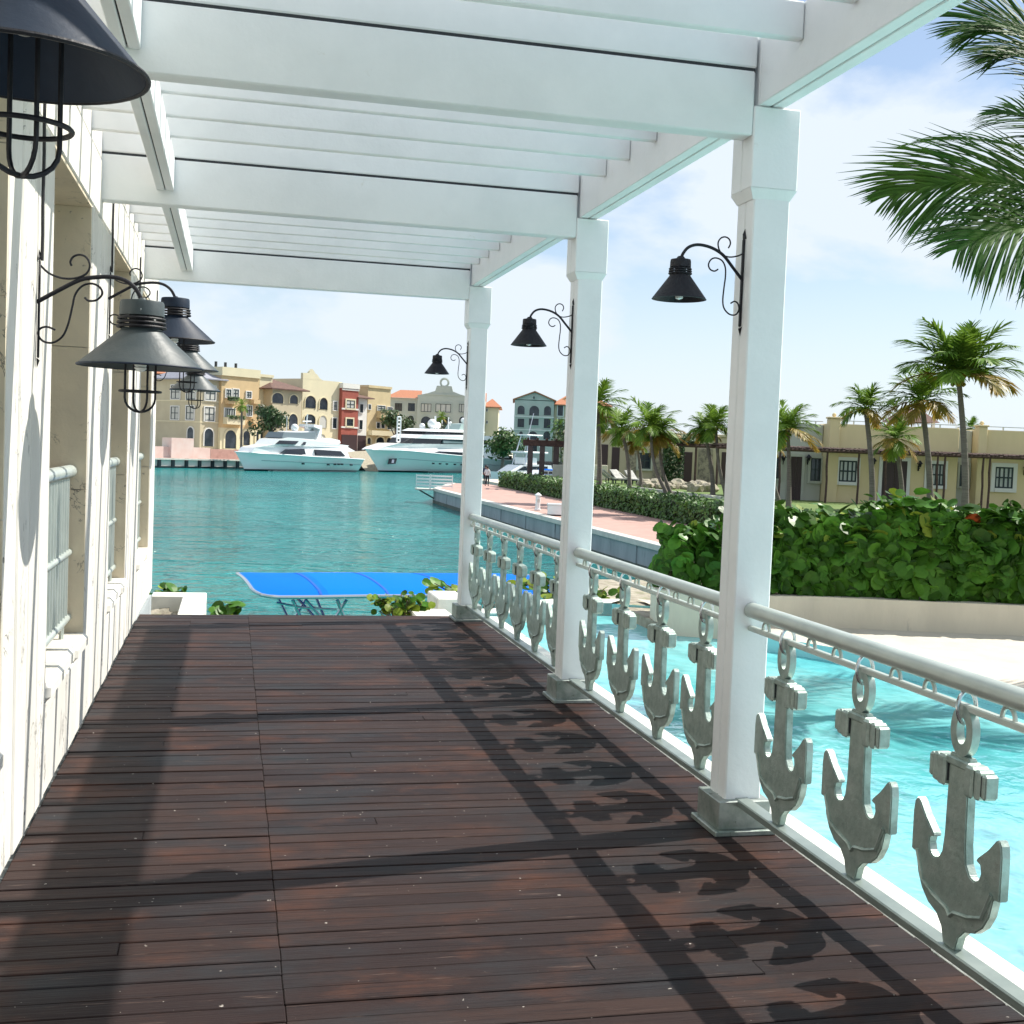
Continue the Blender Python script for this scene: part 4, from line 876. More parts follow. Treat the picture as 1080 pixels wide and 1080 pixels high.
# --- villas on the lawn
VF = Frame(F0*62, R0)
z0 = -0.6
def villa(name, label, s0, s1, top, yf, wallm_, cop=True, pil=None, group='single storey villas'):
    t = thing(name, label, 'villa', VF.P+VF.d*s0, VF.rz)
    m = MB(); m.box(0, s1-s0, yf, yf+(4.5 if s0 < 13 else 9), z0, top, c=0.03); m.build('wall', wallm_, t)
    if cop:
        m = MB(); m.box(-0.0+0.02, s1-s0-0.02, yf+0.06, yf+0.14, top+0.14, top+0.18); x = 0.2
        while x < s1-s0: m.box(x-.03, x+.03, yf+.07, yf+.13, top, top+.15); x += 1.1
        m.build('roof_rail', TRIMW, t)
    if pil:
        for a, b, tp_ in pil:
            m = MB(); m.box(a-s0, b-s0, yf-0.13, yf+0.5, z0, tp_, c=0.03); m.box(a-s0-.05, b-s0+.05, yf-.19, yf+.56, tp_, tp_+.09, c=0.02); m.ball(((a+b)/2-s0, yf+0.15, tp_+.19), 0.11, 10); m.build('pilaster', wallm_, t)
    return t
t = villa('villa', 'grey-green flat roofed villa set back between the white column and the ochre villa', 12.0, 15.90, 3.42, 0.9, GREYR)
q = 62.9/62
window(t, 15.1*q-12.0, 15.62*q-12.0, 0.5, 1.68, 0.9, fr=0.13, trim=GREYR, pane=PANED, bars=(1, 2), bar=SHUT)
window(t, 12.85*q-12.0, 13.56*q-12.0, 0.55, 1.68, 0.9, fr=0.10, trim=GREYR, pane=PANED, bars=(1, 2))
def door(root, x0, x1, ztop, yf, trim=TRIMW, fr=0.14):
    m = MB(); m.box(x0-fr, x0, yf-.08, yf+.02, z0+.05, ztop+fr); m.box(x1, x1+fr, yf-.08, yf+.02, z0+.05, ztop+fr); m.box(x0, x1, yf-.08, yf+.02, ztop, ztop+fr)
    d_ = m.build('door_frame', trim, root)
    m = MB(); xm = (x0+x1)/2
    m.box(x0, xm-.01, yf-.05, yf+.01, z0+.05, ztop); m.box(xm+.01, x1, yf-.05, yf+.01, z0+.05, ztop)
    for a, b in ((x0, xm), (xm, x1)):
        for c_, e_ in ((0.0, 0.8), (0.95, ztop-0.15)): m.box(a+.1, b-.1, yf-.065, yf-.048, c_, e_)
    m.build('door', DOORM, d_)
door(t, 14.08*q-12.0, 14.66*q-12.0, 1.72, 0.9, GREYR)
wall_lantern(t, 13.68*q-12.0, 1.5, 0.9); wall_lantern(t, 14.95*q-12.0, 1.55, 0.9)
t = villa('villa', 'ochre flat roofed villa with corner pilaster, double door and two shuttered windows', 15.92, 22.60, 3.47, 0.0, OCHRE, pil=[(15.95, 16.49, 3.72)])
s0 = 15.92
window(t, 16.55-s0, 17.45-s0, 0.54, 1.62, 0.0, fr=0.17, pane=PANE, bars=(3, 2), barw=0.075); window(t, 21.09-s0, 21.90-s0, 0.53, 1.62, 0.0, fr=0.17, pane=PANE, bars=(3, 2), barw=0.075)
door(t, 18.76-s0, 20.02-s0, 1.70, 0.0, TRIMW, 0.17); wall_lantern(t, 18.26-s0, 1.5); wall_lantern(t, 20.6-s0, 1.45)
t = villa('villa', 'grey recess villa wall with one dark shuttered window behind the tallest palm', 22.62, 23.52, 3.40, 0.7, GREYR)
window(t, 22.95-22.62, 23.40-22.62, 0.52, 1.63, 0.7, fr=0.10, trim=GREYR, pane=PANED, bars=(2, 2), barw=0.06)
t = villa('villa', 'ochre villa at the right edge with one shuttered window in a wide white surround', 23.54, 36.0, 3.46, 0.0, OCHRE, pil=[(23.54, 23.98, 3.60)])
s0 = 23.54
window(t, 24.5-s0, 25.42-s0, 0.52, 1.60, 0.0, fr=0.20, pane=PANE, bars=(3, 2), barw=0.075); window(t, 29.5-s0, 30.42-s0, 0.52, 1.60, 0.0, fr=0.20, pane=PANE, bars=(3, 2)); door(t, 27.2-s0, 28.4-s0, 1.70, 0.0, TRIMW, 0.17); wall_lantern(t, 26.0-s0, 1.45)
t = thing('roof_hut', 'dark thatched roof shelter standing on the flat ochre villa roof behind the palms', 'shelter', VF.P+VF.d*21.2+VF.n*3.5, VF.rz)
m = MB(); m.add([(-1.25, -1, .30), (1.25, -1, .30), (1.25, 1, .30), (-1.25, 1, .30), (-.5, 0, 1.0), (.5, 0, 1.0)], [(0, 1, 5, 4), (1, 2, 5), (2, 3, 4, 5), (3, 0, 4), (0, 3, 2, 1)]); o = m.build('roof', TILED, t); o.location.z = 3.5
m = MB()
for x in (-.95, .95):
    for y in (-.8, .8): m.box(x-.08, x+.08, y-.08, y+.08, 3.4, 3.85)
m.build('posts', TRIMW, t)
# rustic pergola in front of the villas
t = thing('rustic_pergola', 'long dark rustic pole pergola running in front of the ochre and grey villas', 'pergola', VF.P+VF.d*10-VF.n*1.9, VF.rz)
k = 60.1/62
Lp = 18.5
m = MB(); m.tube([(0, 0, 2.03), (Lp*.5, 0.02, 2.05), (Lp, 0, 2.07)], 0.075, 7); m.tube([(0, 0.3, 2.05), (Lp, 0.3, 2.08)], 0.06, 6); m.tube([(0, 1.7, 2.10), (Lp, 1.7, 2.12)], 0.06, 6); m.build('beam', RUSTIC, t)
m = MB(); x = 0.1
while x < Lp: m.tube([(x, -0.28-rnd.random()*.15, 2.15+rnd.gauss(0, .02)), (x+rnd.gauss(0, .05), 1.8, 2.22)], 0.045, 5); x += 0.21
m.build('cross_poles', RUSTIC, t)
for s_ in (12.9, 13.55, 15.95, 17.56, 18.95, 19.7, 21.58, 21.95, 23.9, 24.24, 26.3):
    x = s_*k-10; m = MB(); m.tube([(x, 0, -0.55), (x+.03, 0.03, 0.6), (x-.02, 0, 1.3), (x, 0, 2.0)], [.06, .055, .06, .05], 7); m.build('post', RUSTIC, t)
# rubble stone villa further left
VL = Frame(F0*91, R0)
h = VL.hit
t = VL.root('stone_villa', 'shaded rubble stone villa with dark doors beyond the leaning palms', 'villa')
xa, xb = h(598, 500)[0], h(830, 500)[0]; zt = h(700, 459)[1]
m = MB(); m.box(xa, xb, 0, 8, -0.6, zt, c=0.03); m.build('wall', BEIGE, t)
m = MB(); m.box(xa-.1, xb+.1, -.12, 8.1, zt, zt+.22, c=.04); m.build('parapet', BEIGE, t)
def hb(x0, y0, x1, y1, H=h): a = H(x0, y1); b = H(x1, y0); return a[0], b[0], a[1], b[1]
def Z3(x, y): return 620+x*160/1080, 440+y*100/675
for (a, b_, c_, d_) in ((80, 195, 145, 385), (165, 215, 228, 395), (675, 250, 745, 440), (945, 250, 1005, 440)):
    q = hb(*Z3(a, b_), *Z3(c_, d_)); m = MB(); m.box(q[0], q[1], -.06, .02, -0.5, q[3], c=.02); m.build('door', DOORM, t)
q = hb(*Z3(357, 255), *Z3(450, 365)); window(t, q[0], q[1], q[2], q[3], 0, fr=.15, trim=GREYR, pane=PANED, bars=(1, 2), barw=.1)
for (a, b_, c_, d_) in ((270, 200, 350, 400), (780, 225, 890, 440), (455, 160, 540, 420)):
    q = hb(*Z3(a, b_), *Z3(c_, d_)); m = MB(); m.box(q[0], q[1], -.12, .01, -0.5, q[3], c=.03); m.build('stone_pier', RUBBLE, t)
q = hb(*Z3(35, 340), *Z3(130, 400)); m = MB(); m.box(q[0], q[1], -1.6, -1.2, -0.5, q[3], c=.03); m.build('low_wall', PLANT, t)
# vine covered pergola before it
VV = Frame(F0*86, R0); xa, xb = VV.hit(697, 470)[0], VV.hit(800, 470)[0]
t = VV.root('vine_pergola', 'dark pergola overgrown with a vine in front of the stone villa', 'pergola')
m = MB(); za = VV.hit(750, 471)[1]
for y in (0, 1.6): m.tube([(xa, y, za), (xb, y, za)], .12, 6)
x = xa
while x < xb: m.tube([(x, -.3, za+.15), (x, 1.9, za+.15)], .06, 5); x += .4
m.build('beam', RUSTIC, t)
for px in (700, 717, 734, 757, 778, 795):
    x = VV.hit(px, 480)[0]; m = MB(); m.tube([(x, 0, -.6), (x, 0, za)], .09, 6); m.build('post', RUSTIC, t)
m = MB(); x1_ = VV.hit(736, 480)[0]
for i in range(2600):
    x = xa+(x1_-xa)*rnd.random()
    if rnd.random() < .55: c = V((x, rnd.uniform(-.4, 1.8), za+.2+abs(rnd.gauss(0, .22))))
    else: c = V((xa+.2+(x1_-xa)*.55*rnd.random()**1.4, rnd.gauss(-.1, .18), rnd.uniform(-.3, za)))
    n_ = V((rnd.gauss(0, .6), rnd.gauss(-.6, .5), rnd.gauss(.5, .5))).normalized(); a = n_.orthogonal().normalized(); bb = n_.cross(a); s_ = rnd.uniform(.07, .15)
    m.add([c-a*s_, c-bb*s_*.7, c+a*s_, c+bb*s_*.7], [(0, 1, 2, 3)])
m.build('vine', TREE, t)
# loungers and rocks on the lawn
LNG = mat('lounger_fabric', (.46, .45, .42), .8, (.3, .3, .28), 3)
def lounger(i, p, rz):
    t = thing('sun_lounger', 'pale sun lounger with raised back standing on the lawn by the palms', 'sun lounger', p, rz, 'sun loungers on the lawn')
    m = MB(); m.obox((0.55, 0, .34), (.62, 0, 0), (0, .30, 0), (0, 0, .035)); m.build('seat', LNG, t)
    m = MB(); m.obox((-.38, 0, .62), (.36, 0, -.27), (0, .30, 0), (.024, 0, .03)); m.build('backrest', LNG, t)
    for x in (-.05, 1.1):
        for y in (-.26, .26): m = MB(); m.box(x-.03, x+.03, y-.03, y+.03, 0, .32); m.build('leg', SHUT, t)
for i, (px, D) in enumerate(((608, 86), (616, 84), (641, 82), (647, 80), (653, 81), (660, 83), (668, 80))):
    c = at_D(px, 510, D); c.z = GZ; lounger(i, c, rnd.uniform(-1.5, .3))
RG = 'boulders under the palms'
for i in range(34):
    px = 676+i*2.2+rnd.uniform(-1.5, 1.5); D = rnd.uniform(70, 80); c = at_D(px, 512, D); c.z = GZ; s_ = rnd.uniform(.16, .5)
    bm = bmesh.new(); bmesh.ops.create_icosphere(bm, subdivisions=2, radius=s_)
    for v in bm.verts: v.co *= 1+rnd.uniform(-.2, .2); v.co.z = v.co.z*.75+s_*.3
    m = MB(); bm.verts.index_update(); m.add([v.co[:] for v in bm.verts], [[v.index for v in f.verts] for f in bm.faces]); bm.free()
    o = m.build('boulder', ROCK); o.location = c; tag(o, 'rough pale boulder heaped under the palms in front of the stone villa', 'boulder', RG)

# ------------------------------------------------------------------ far waterfront
QD = (0.77, 0.64)
P1 = at_D(211, 470, 181.0)
RF = Frame(P1, QD)                      # facade line of the town houses; RF.n points inland
def ZA(x, y): return 160+x/9.0, 380+y/9.0
def ZB(x, y): return 240+x/7.714, 380+y/7.714
def ZC(x, y): return 370+x/8.308, 390+y/8.308
def ZD(x, y): return 490+x/8.308, 400+y/8.308
class Lot:
    """a house on the facade line; all given in facade pixels turned into metres on its own plane"""
    def __init__(s, name, label, px0, px1, pytop, wallm_, off=0.0, depth=9.0, fr=RF, zbase=-0.4, parapet=0.35, cornice=None, build=True):
        s.fr = fr; s.off = off; s.x0 = fr.hit(px0, 450, off)[0]; s.x1 = fr.hit(px1, 450, off)[0]; s.top = fr.hit((px0+px1)/2, pytop, off)[1]
        s.t = thing(name, label, 'building', fr.P+fr.d*s.x0+fr.n*off, fr.rz); s.W = s.x1-s.x0
        if build:
            m = MB(); m.box(0, s.W, 0, depth, zbase, s.top); m.build('wall', wallm_, s.t)
            if cornice: m = MB(); m.box(-.08, s.W+.08, -.22, depth+.1, s.top-parapet, s.top+.08); m.build('cornice', cornice, s.t)
    def q(s, a, b):
        (xa, za), (xb, zb) = s.fr.hit(a[0], b[1], s.off), s.fr.hit(b[0], a[1], s.off); return xa-s.x0, xb-s.x0, min(za, zb), max(za, zb)
    def win(s, a, b, kind='rect', **k):
        x0, x1, z0_, z1 = s.q(a, b); k.setdefault('fr', .14); k.setdefault('proud', .16); k.setdefault('barw', .10); return window(s.t, x0, x1, z0_, z1, 0.0, kind, **k)
    def hip(s, over, rise, d, m_, inset=None):
        W = s.W; z = s.top; i = inset if inset is not None else min(W, d)/2
        m = MB(); m.add([(-over, -over, z), (W+over, -over, z), (W+over, d+over, z), (-over, d+over, z), (i, d/2, z+rise), (W-i if W-i > i else i+.01, d/2, z+rise)], [(0, 1, 5, 4), (1, 2, 5), (2, 3, 4, 5), (3, 0, 4), (0, 3, 2, 1)]); m.box(-over, W+over, -over, d+over, z-.16, z+.0)
        m.build('roof', m_, s.t)
    def balcony(s, a, b, m_, plants=False):
        x0, x1, z0_, z1 = s.q(a, b); m = MB(); m.box(x0, x1, -1.0, 0, z0_, z0_+.2); m.box(x0, x1, -1.0, -.88, z0_+.2, z1); m.box(x0, x0+.12, -.88, 0, z0_+.2, z1); m.box(x1-.12, x1, -.88, 0, z0_+.2, z1); o = m.build('balcony', m_, s.t)
        if plants:
            m = MB()
            for i in range(90):
                c = V((rnd.uniform(x0, x1), rnd.uniform(-1.1, -.8), z1+rnd.uniform(-.25, .3))); m.obox(c, (.16, rnd.uniform(-.1, .1), 0), (0, .1, .05), (.05, 0, .02))
            m.build('flowers', TREE, o)
# 1 beige corner house
A = Lot('town_house', 'beige corner house with grey hipped roof at the left end of the far waterfront', 211, 232, 399.5, BEIGE, depth=11.5)
for a, b in (((503, 248), (603, 375)), ((497, 448), (592, 572))): A.win(ZA(*a), ZA(*b), pane=BLIND, bars=(1, 2), bar=SHUT)
A.win(ZA(492, 650), ZA(582, 815), 'arch', pane=PANED)
A.hip(.8, 2.0, 11.5, SLATE, 2.6)
# its shaded side, facing the viewer
SF = Frame(RF.P, (-RF.n.x, -RF.n.y)); SF.d = -RF.n; SF.rz = math.atan2(-RF.n.y, -RF.n.x)
SF = Frame(RF.P+RF.n*11.5, (-RF.n.x, -RF.n.y))
for a, b, kk in (((192, 238), (278, 365), 'rect'), ((338, 238), (428, 370), 'rect'), ((190, 440), (268, 560), 'rect'), ((335, 435), (413, 562), 'rect'), ((347, 636), (408, 740), 'arch')):
    (xa, za), (xb, zb) = SF.hit(*ZA(a[0], b[1])), SF.hit(*ZA(b[0], a[1]))
    o = window(A.t, xa, xb, za, zb, 0.0, kk, fr=.14, proud=.16, pane=PANED if kk == 'arch' else BLIND, bars=(1, 2), barw=.1, bar=SHUT)
    o.rotation_euler = (0, 0, SF.rz-RF.rz); o.location = (0, 11.5, 0)
m = MB(); m.box(-0.06, A.W+.06, -.06, 11.4, A.q(ZA(500, 590), ZA(510, 580))[2]-.05, A.q(ZA(500, 590), ZA(510, 580))[2]+.12); m.box(-0.06, A.W+.06, -.06, 11.4, A.q(ZA(500, 390), ZA(510, 380))[2]-.05, A.q(ZA(500, 390), ZA(510, 380))[2]+.12); m.build('string_course', CREAM, A.t)
# 2 orange house
B_ = Lot('town_house', 'orange house with pale parapet, flower balconies and arcade behind the short palm tree', 232.5, 272, 389, ORANGE, off=-.5, depth=13, cornice=CREAM, parapet=1.2)
for a, b in ((ZA(700, 278), ZA(750, 350)), (ZA(768, 278), ZA(822, 350)), (ZB(150, 258), ZB(190, 305)), (ZB(155, 370), ZB(195, 450))): B_.win(a, b, pane=BLIND, bars=(1, 2))
B_.win(ZA(688, 462), ZA(785, 545), pane=BLIND, bars=(3, 1))
B_.balcony(ZA(690, 370), ZA(785, 412), ORANGE, True); B_.balcony(ZA(675, 548), ZA(845, 605), CREAM, True); B_.balcony(ZB(180, 322), ZB(232, 352), ORANGE); B_.balcony(ZB(175, 478), ZB(232, 515), ORANGE)
for a, b in ((ZA(690, 665), ZA(800, 835)), (ZB(122, 575), ZB(180, 690)), (ZB(228, 578), ZB(250, 690))): B_.win(a, b, 'arch', pane=PANED, trim=CREAM, fr=.3)  # dark panes stand in for the shade inside the deep arcade
m = MB(); m.box(-.02, B_.W+.02, -.03, 1, -.35, B_.q(ZA(700, 640), ZA(710, 630))[2]); m.build('arcade_band', CREAM, B_.t)
for px in (241, 251, 262): m = MB(); x = B_.q((px, 400), (px+1, 399))[0]; m.tube([(x, 3, B_.top), (x, 3, B_.top+1.0)], .22, 7); m.build('roof_vent', GAP, B_.t)
L = Lot('town_house', 'cream bay squeezed between the orange house and the tower house', 272.5, 286, 395.5, CREAM, off=.9, depth=10, cornice=CREAM)
L.win(ZB(250, 380), ZB(290, 450), pane=BLIND); L.win(ZB(262, 580), ZB(315, 690), 'arch', pane=PANED)
# 3 tower house and cream house
T = Lot('tower_house', 'pale tower house with brown hipped roof and arched loggias, behind the bushy palm', 286.5, 317.5, 410.5, BEIGE, off=-1.2, depth=9)
for a, b in ((ZB(358, 268), ZB(452, 345)), (ZB(502, 284), ZB(570, 350)), (ZB(492, 438), ZB(568, 560)), (ZB(380, 445), ZB(440, 545))): T.win(a, b, 'arch', pane=PANED, trim=CREAM)
T.hip(.9, 1.75, 9, TILED, 3.0)
Cc = Lot('town_house', 'cream house with curved gable top and arched windows above the smaller yacht', 318, 359.5, 401, CREAM, depth=12)
for a, b in ((ZB(627, 292), ZB(716, 385)), (ZB(744, 307), ZB(812, 398)), (ZB(620, 442), ZB(712, 512)), (ZB(742, 452), ZB(804, 548)), (ZB(736, 602), ZB(792, 660))): Cc.win(a, b, 'arch', pane=PANED if b[0] < 335 or b[1] < 435 else BLIND, trim=CREAM)
for a, b in ((ZB(857, 338), ZB(888, 405)), (ZB(850, 472), ZB(884, 552))): Cc.win(a, b, pane=BLIND if a[1] < 430 else PANED)
x0, x1, za, zb = Cc.q((318.5, 401), (337, 394)); m = MB()
m.prism([(0, za-.02), (x1+.8, za-.02), (x1, za+.35), (x1*.85, za+.9), (x1*.75, za+1.0), (x1*.68, zb+.5), (x1*.55, zb+.9), (x1*.42, zb+.5), (x1*.36, za+1.0), (0, za+.95)], lambda u, v, w_: (u, w_, v), 0.0, .5); m.build('gable', CREAM, Cc.t, fixn=True)
# 4 brick house
K = Lot('town_house', 'narrow red brick house with white bands and a dark shop front', 360, 377, 405, BRICK, off=-.7, depth=11, cornice=WHITER, parapet=.75)
for a, b, p_ in ((ZB(963, 328), ZB(1032, 388), BLIND), (ZB(963, 478), ZB(1018, 533), PANED)): K.win(a, b, pane=p_, fr=.25, trim=CREAM)
for y in (393, 543, 235): z = K.q(ZB(950, y+8), ZB(960, y-8)); m = MB(); m.box(-.05, K.W+.05, -.12, .05, z[2], z[3]-.05); m.build('white_band', WHITER, K.t)
z = K.q(ZB(950, 735), ZB(960, 605)); m = MB(); m.box(.1, K.W-.1, -.1, .05, -.4, z[3]); m.build('shop_front', DOORM, K.t)
# 5 white narrow
W_ = Lot('town_house', 'narrow white house with brown tiled eave right of the red brick house', 377.4, 386.5, 419.5, WHITER, off=-.2, depth=9)
for a, b in ((ZC(74, 302), ZC(104, 375)), (ZC(68, 442), ZC(99, 522))): W_.win(a, b, pane=PANED, fr=.1)
W_.hip(.9, .9, 6, TILED, 1.2); z = W_.q(ZC(70, 700), ZC(80, 575)); m = MB(); m.box(.1, W_.W-.1, -.1, .05, -.4, z[3]); m.build('shop_front', DOORM, W_.t)
# 6 yellow
Y_ = Lot('town_house', 'yellow ochre house with planted balcony between the white narrow house and the grey hotel', 387, 411, 407.5, YELLOW, off=.6, depth=12, cornice=YELLOW)
for a, b in ((ZC(232, 318), ZC(298, 360)), (ZC(318, 330), ZC(362, 365)), (ZC(222, 462), ZC(250, 510)), (ZC(263, 462), ZC(292, 510)), (ZC(317, 467), ZC(355, 518)), (ZC(150, 305), ZC(172, 345))): Y_.win(a, b, pane=PANED if a[1] > 440 else BLIND, fr=.1)
Y_.balcony(ZC(225, 370), ZC(385, 420), YELLOW, True); Y_.balcony(ZC(150, 540), ZC(370, 572), CREAM)
for a, b in ((ZC(218, 592), ZC(290, 660)), (ZC(308, 597), ZC(352, 660)), (ZC(140, 595), ZC(172, 650))): Y_.win(a, b, 'arch', pane=PANED, trim=CREAM, fr=.25)
# 7 grey hotel closing the basin
HF = Frame(at_D(411, 460, 232), R0)
H1 = Lot('hotel', 'shaded grey-green hotel with a ring topped central gable and orange roofs behind the larger yacht', 409, 511, 421, GREYB, fr=HF, depth=16)
for a, b in ((ZC(384, 293), ZC(452, 360)), (ZC(500, 293), ZC(564, 362)), (ZC(614, 298), ZC(708, 368)), (ZC(742, 302), ZC(880, 370)), (ZC(947, 302), ZC(1018, 372))): H1.win(a, b, pane=PANED if a[0] < 440 else BLIND, trim=GREYB, bars=(2, 1))
for a, b in ((ZC(384, 398), ZC(448, 500)), (ZC(497, 402), ZC(555, 475))): H1.win(a, b, 'arch', trim=GREYB)
for a, b in ((ZC(614, 410), ZC(708, 500)), (ZC(742, 410), ZC(880, 500)), (ZC(947, 410), ZC(1018, 500))): H1.win(a, b, 'arch', trim=GREYB)
x0, x1, za, zb = H1.q((441, 421), (496, 405.5)); m = MB(); xm = (x0+x1)/2
m.prism([(x0, za-8), (x1, za-8), (x1, za+.4), (x1-1.6, za+.7), (xm+1.7, zb-1.1), (xm+1.4, zb-.1), (xm-1.4, zb-.1), (xm-1.7, zb-1.1), (x0+1.6, za+.7), (x0, za+.4)], lambda u, v, w_: (u, w_, v), -.35, .8)
m.tube([(xm+.75*math.cos(a), .1, zb+.55+.75*math.sin(a)) for a in [math.pi*2*i/20 for i in range(21)]], .22, 6, cap=False); m.box(x0+1.5, x1-1.5, -.5, -.3, za+.5, za+.75); g_ = m.build('gable', GREYB, H1.t, fixn=True)
for a, b in ((ZC(614, 298), ZC(708, 368)), (ZC(742, 302), ZC(880, 370)), (ZC(947, 302), ZC(1018, 372))):
    q = H1.q(a, b); window(H1.t, q[0], q[1], q[2], q[3], -.35, 'rect', fr=.15, proud=.15, trim=GREYB, pane=BLIND, bars=(2, 1), barw=.1)
for a, b in ((ZC(614, 410), ZC(708, 500)), (ZC(742, 410), ZC(880, 500)), (ZC(947, 410), ZC(1018, 500))):
    q = H1.q(a, b); window(H1.t, q[0], q[1], q[2], q[3], -.35, 'arch', fr=.15, proud=.15, trim=GREYB)
for a, b in ((409, 441), (496, 512)):
    xa = H1.q((a, 420), (a+1, 419))[0]; xb = H1.q((b, 420), (b+1, 419))[0]
    m = MB(); m.add([(xa-.5, -.6, H1.top), (xb, -.6, H1.top), (xb, 9, H1.top+1.9), (xa+(1.5 if a < 420 else -.5), 9, H1.top+1.9), (xb, 9, H1.top), (xa-.5, 9, H1.top)], [(0, 1, 2, 3), (0, 3, 5), (1, 4, 2)])
    m.build('roof', TILE, H1.t)
H2 = Lot('hotel_wing', 'sunlit cream end wing of the grey hotel right of the farthest column', 510, 525, 429, CREAM, fr=HF, off=3, depth=14)
for y in (260, 365): H2.win(ZD(190, y), ZD(202, y+22), pane=PANED, fr=.08)
H2.hip(.6, 1.8, 14, TILE, 1.3)
# 8 gabled building
GF = Frame(at_D(562, 470, 201), R0)
G_ = Lot('gabled_building', 'shaded grey building with a pointed gable and arched windows between the far and middle columns', 542, 583.5, 422.5, GREYB, fr=GF, depth=14)
x0, x1, za, zb = G_.q((542, 422.5), (583.5, 413.2)); m = MB(); m.prism([(0, za-.02), (G_.W, za-.02), (G_.W*.5, zb)], lambda u, v, w_: (u, w_, v), 0, 13.9); m.build('gable', GREYB, G_.t, fixn=True)
m = MB()
for xa, xb in ((-.35, G_.W*.5), (G_.W+.35, G_.W*.5)):
    zlo = za-.2; m.add([(xa, -.35, zlo), (xb, -.35, zb+.05), (xb, 14, zb+.05), (xa, 14, zlo), (xa, -.35, zlo+.22), (xb, -.35, zb+.27), (xb, 14, zb+.27), (xa, 14, zlo+.22)], [(0, 1, 2, 3), (4, 7, 6, 5), (0, 4, 5, 1), (3, 2, 6, 7), (0, 3, 7, 4)])
m.build('roof', TILE, G_.t, fixn=True)
for a, b, kk in (((462, 232), (528, 305), 'arch'), ((566, 234), (655, 315), 'arch'), ((694, 236), (760, 315), 'arch'), ((462, 346), (524, 420), 'rect'), ((562, 346), (650, 402), 'rect'), ((692, 346), (754, 428), 'rect'), ((476, 457), (510, 540), 'arch'), ((550, 457), (640, 640), 'arch'), ((690, 457), (750, 525), 'arch'), ((600, 150), (615, 172), 'rect')): G_.win(ZD(*a), ZD(*b), kk, trim=GREYB, pane=PANED, bars=(2, 1), fr=.12)
for y in (325, 440): z = G_.q(ZD(500, y+5), ZD(510, y-5)); m = MB(); m.box(-.05, G_.W+.05, -.15, .05, z[2], z[3]); m.build('string_course', WHITER, G_.t)
G2 = Lot('gabled_building', 'tile roofed wing running right from the grey gabled building behind the palms', 584, 642, 427.5, BEIGE, fr=GF, off=1.2, depth=12)
for a, b in (((814, 232), (864, 320)), ((814, 345), (864, 425)), ((880, 345), (915, 425))): G2.win(ZD(*a), ZD(*b), pane=PANED, bars=(1, 1))
G2.hip(.5, 1.7, 12, TILE, 2.0)
X_ = Lot('town_house', 'teal grey house partly hidden behind the left stone wall end, with a tiled roof', 128, 175, 392, GREYB, off=17, depth=8); X_.hip(.5, 1.2, 8, TILE, 2)
# land, quay and walls under the town
def qpt(x, y, z): p = RF.P+RF.d*x+RF.n*y; return (p.x, p.y, z)
m = MB(); m.add([qpt(-60, -12, -1.65), qpt(64, -12, -1.65), qpt(64, 40, -1.65), qpt(-60, 40, -1.65)], [(0, 1, 2, 3)]); struct(m.build('far_quay_paving', PAVE))
m = MB(); m.add([qpt(-60, -5, -.35), qpt(64, -5, -.35), qpt(64, 300, -.35), qpt(-60, 300, -.35)], [(0, 1, 2, 3)]); m.add([(18, 236, -.36), (260, 208, -.36), (300, 600, -.36), (0, 600, -.36)], [(0, 1, 2, 3)]); struct(m.build('far_ground', SAND))
m = MB(); a0, a1 = qpt(-60, -12, 0), qpt(64, -12, 0)
m.add([qpt(-60, -12, -4), qpt(64, -12, -4), qpt(64, -11.7, -4), qpt(-60, -11.7, -4), qpt(-60, -12, -1.62), qpt(64, -12, -1.62), qpt(64, -11.7, -1.62), qpt(-60, -11.7, -1.62)], [(0, 1, 5, 4), (1, 2, 6, 5), (3, 0, 4, 7), (4, 5, 6, 7)], 0)
x = -58
while x < 62:
    c = V(qpt(x, -12.12, -2.3)); m.obox(c, RF.d*.22, RF.n*.14, (0, 0, .75), 1); c = V(qpt(x+1.1, -12.1, -2.72)); m.obox(c, RF.d*.9, RF.n*.10, (0, 0, .12), 1); x += 2.2
c = V(qpt(2, -12.05, -1.66)); m.obox(c, RF.d*62, RF.n*.25, (0, 0, .10), 2)
tag(m.build('far_quay_wall', [WHITER, BOOT, CAPST]), 'far quay wall of white panels between dark piles at the foot of the town houses', 'wall')
def wall_q(name, label, x0, x1, y0, y1, za, zb, mt):
    m = MB(); c = V(qpt((x0+x1)/2, (y0+y1)/2, (za+zb)/2)); m.obox(c, RF.d*(x1-x0)/2, RF.n*(y1-y0)/2, (0, 0, (zb-za)/2)); return tag(m.build(name, mt), label, 'wall')
WF = Frame(RF.P-RF.n*5.0, RF.d)
xa, xb, xc = WF.hit(150, 470)[0], WF.hit(221, 470)[0], WF.hit(252, 470)[0]; zt_ = WF.hit(210, 472)[1]
wall_q('terrace_wall', 'low faded pink terrace wall below the beige corner house', -58, xb, -5.2, -4.8, -1.7, zt_, PINKW)
wall_q('terrace_wall', 'darker brick red terrace wall left of the first yacht bow', xb+.05, 60, -5.2, -4.8, -1.7, zt_-.15, PAVE)
u0_, u1_ = WF.hit(177.5, 470)[0], WF.hit(201, 470)[0]
wall_q('pink_kiosk', 'taller blank pink wall block standing on the quay below the beige house', u0_, u1_, -5.7, -3.6, -1.66, WF.hit(190, 462)[1], PINKW)
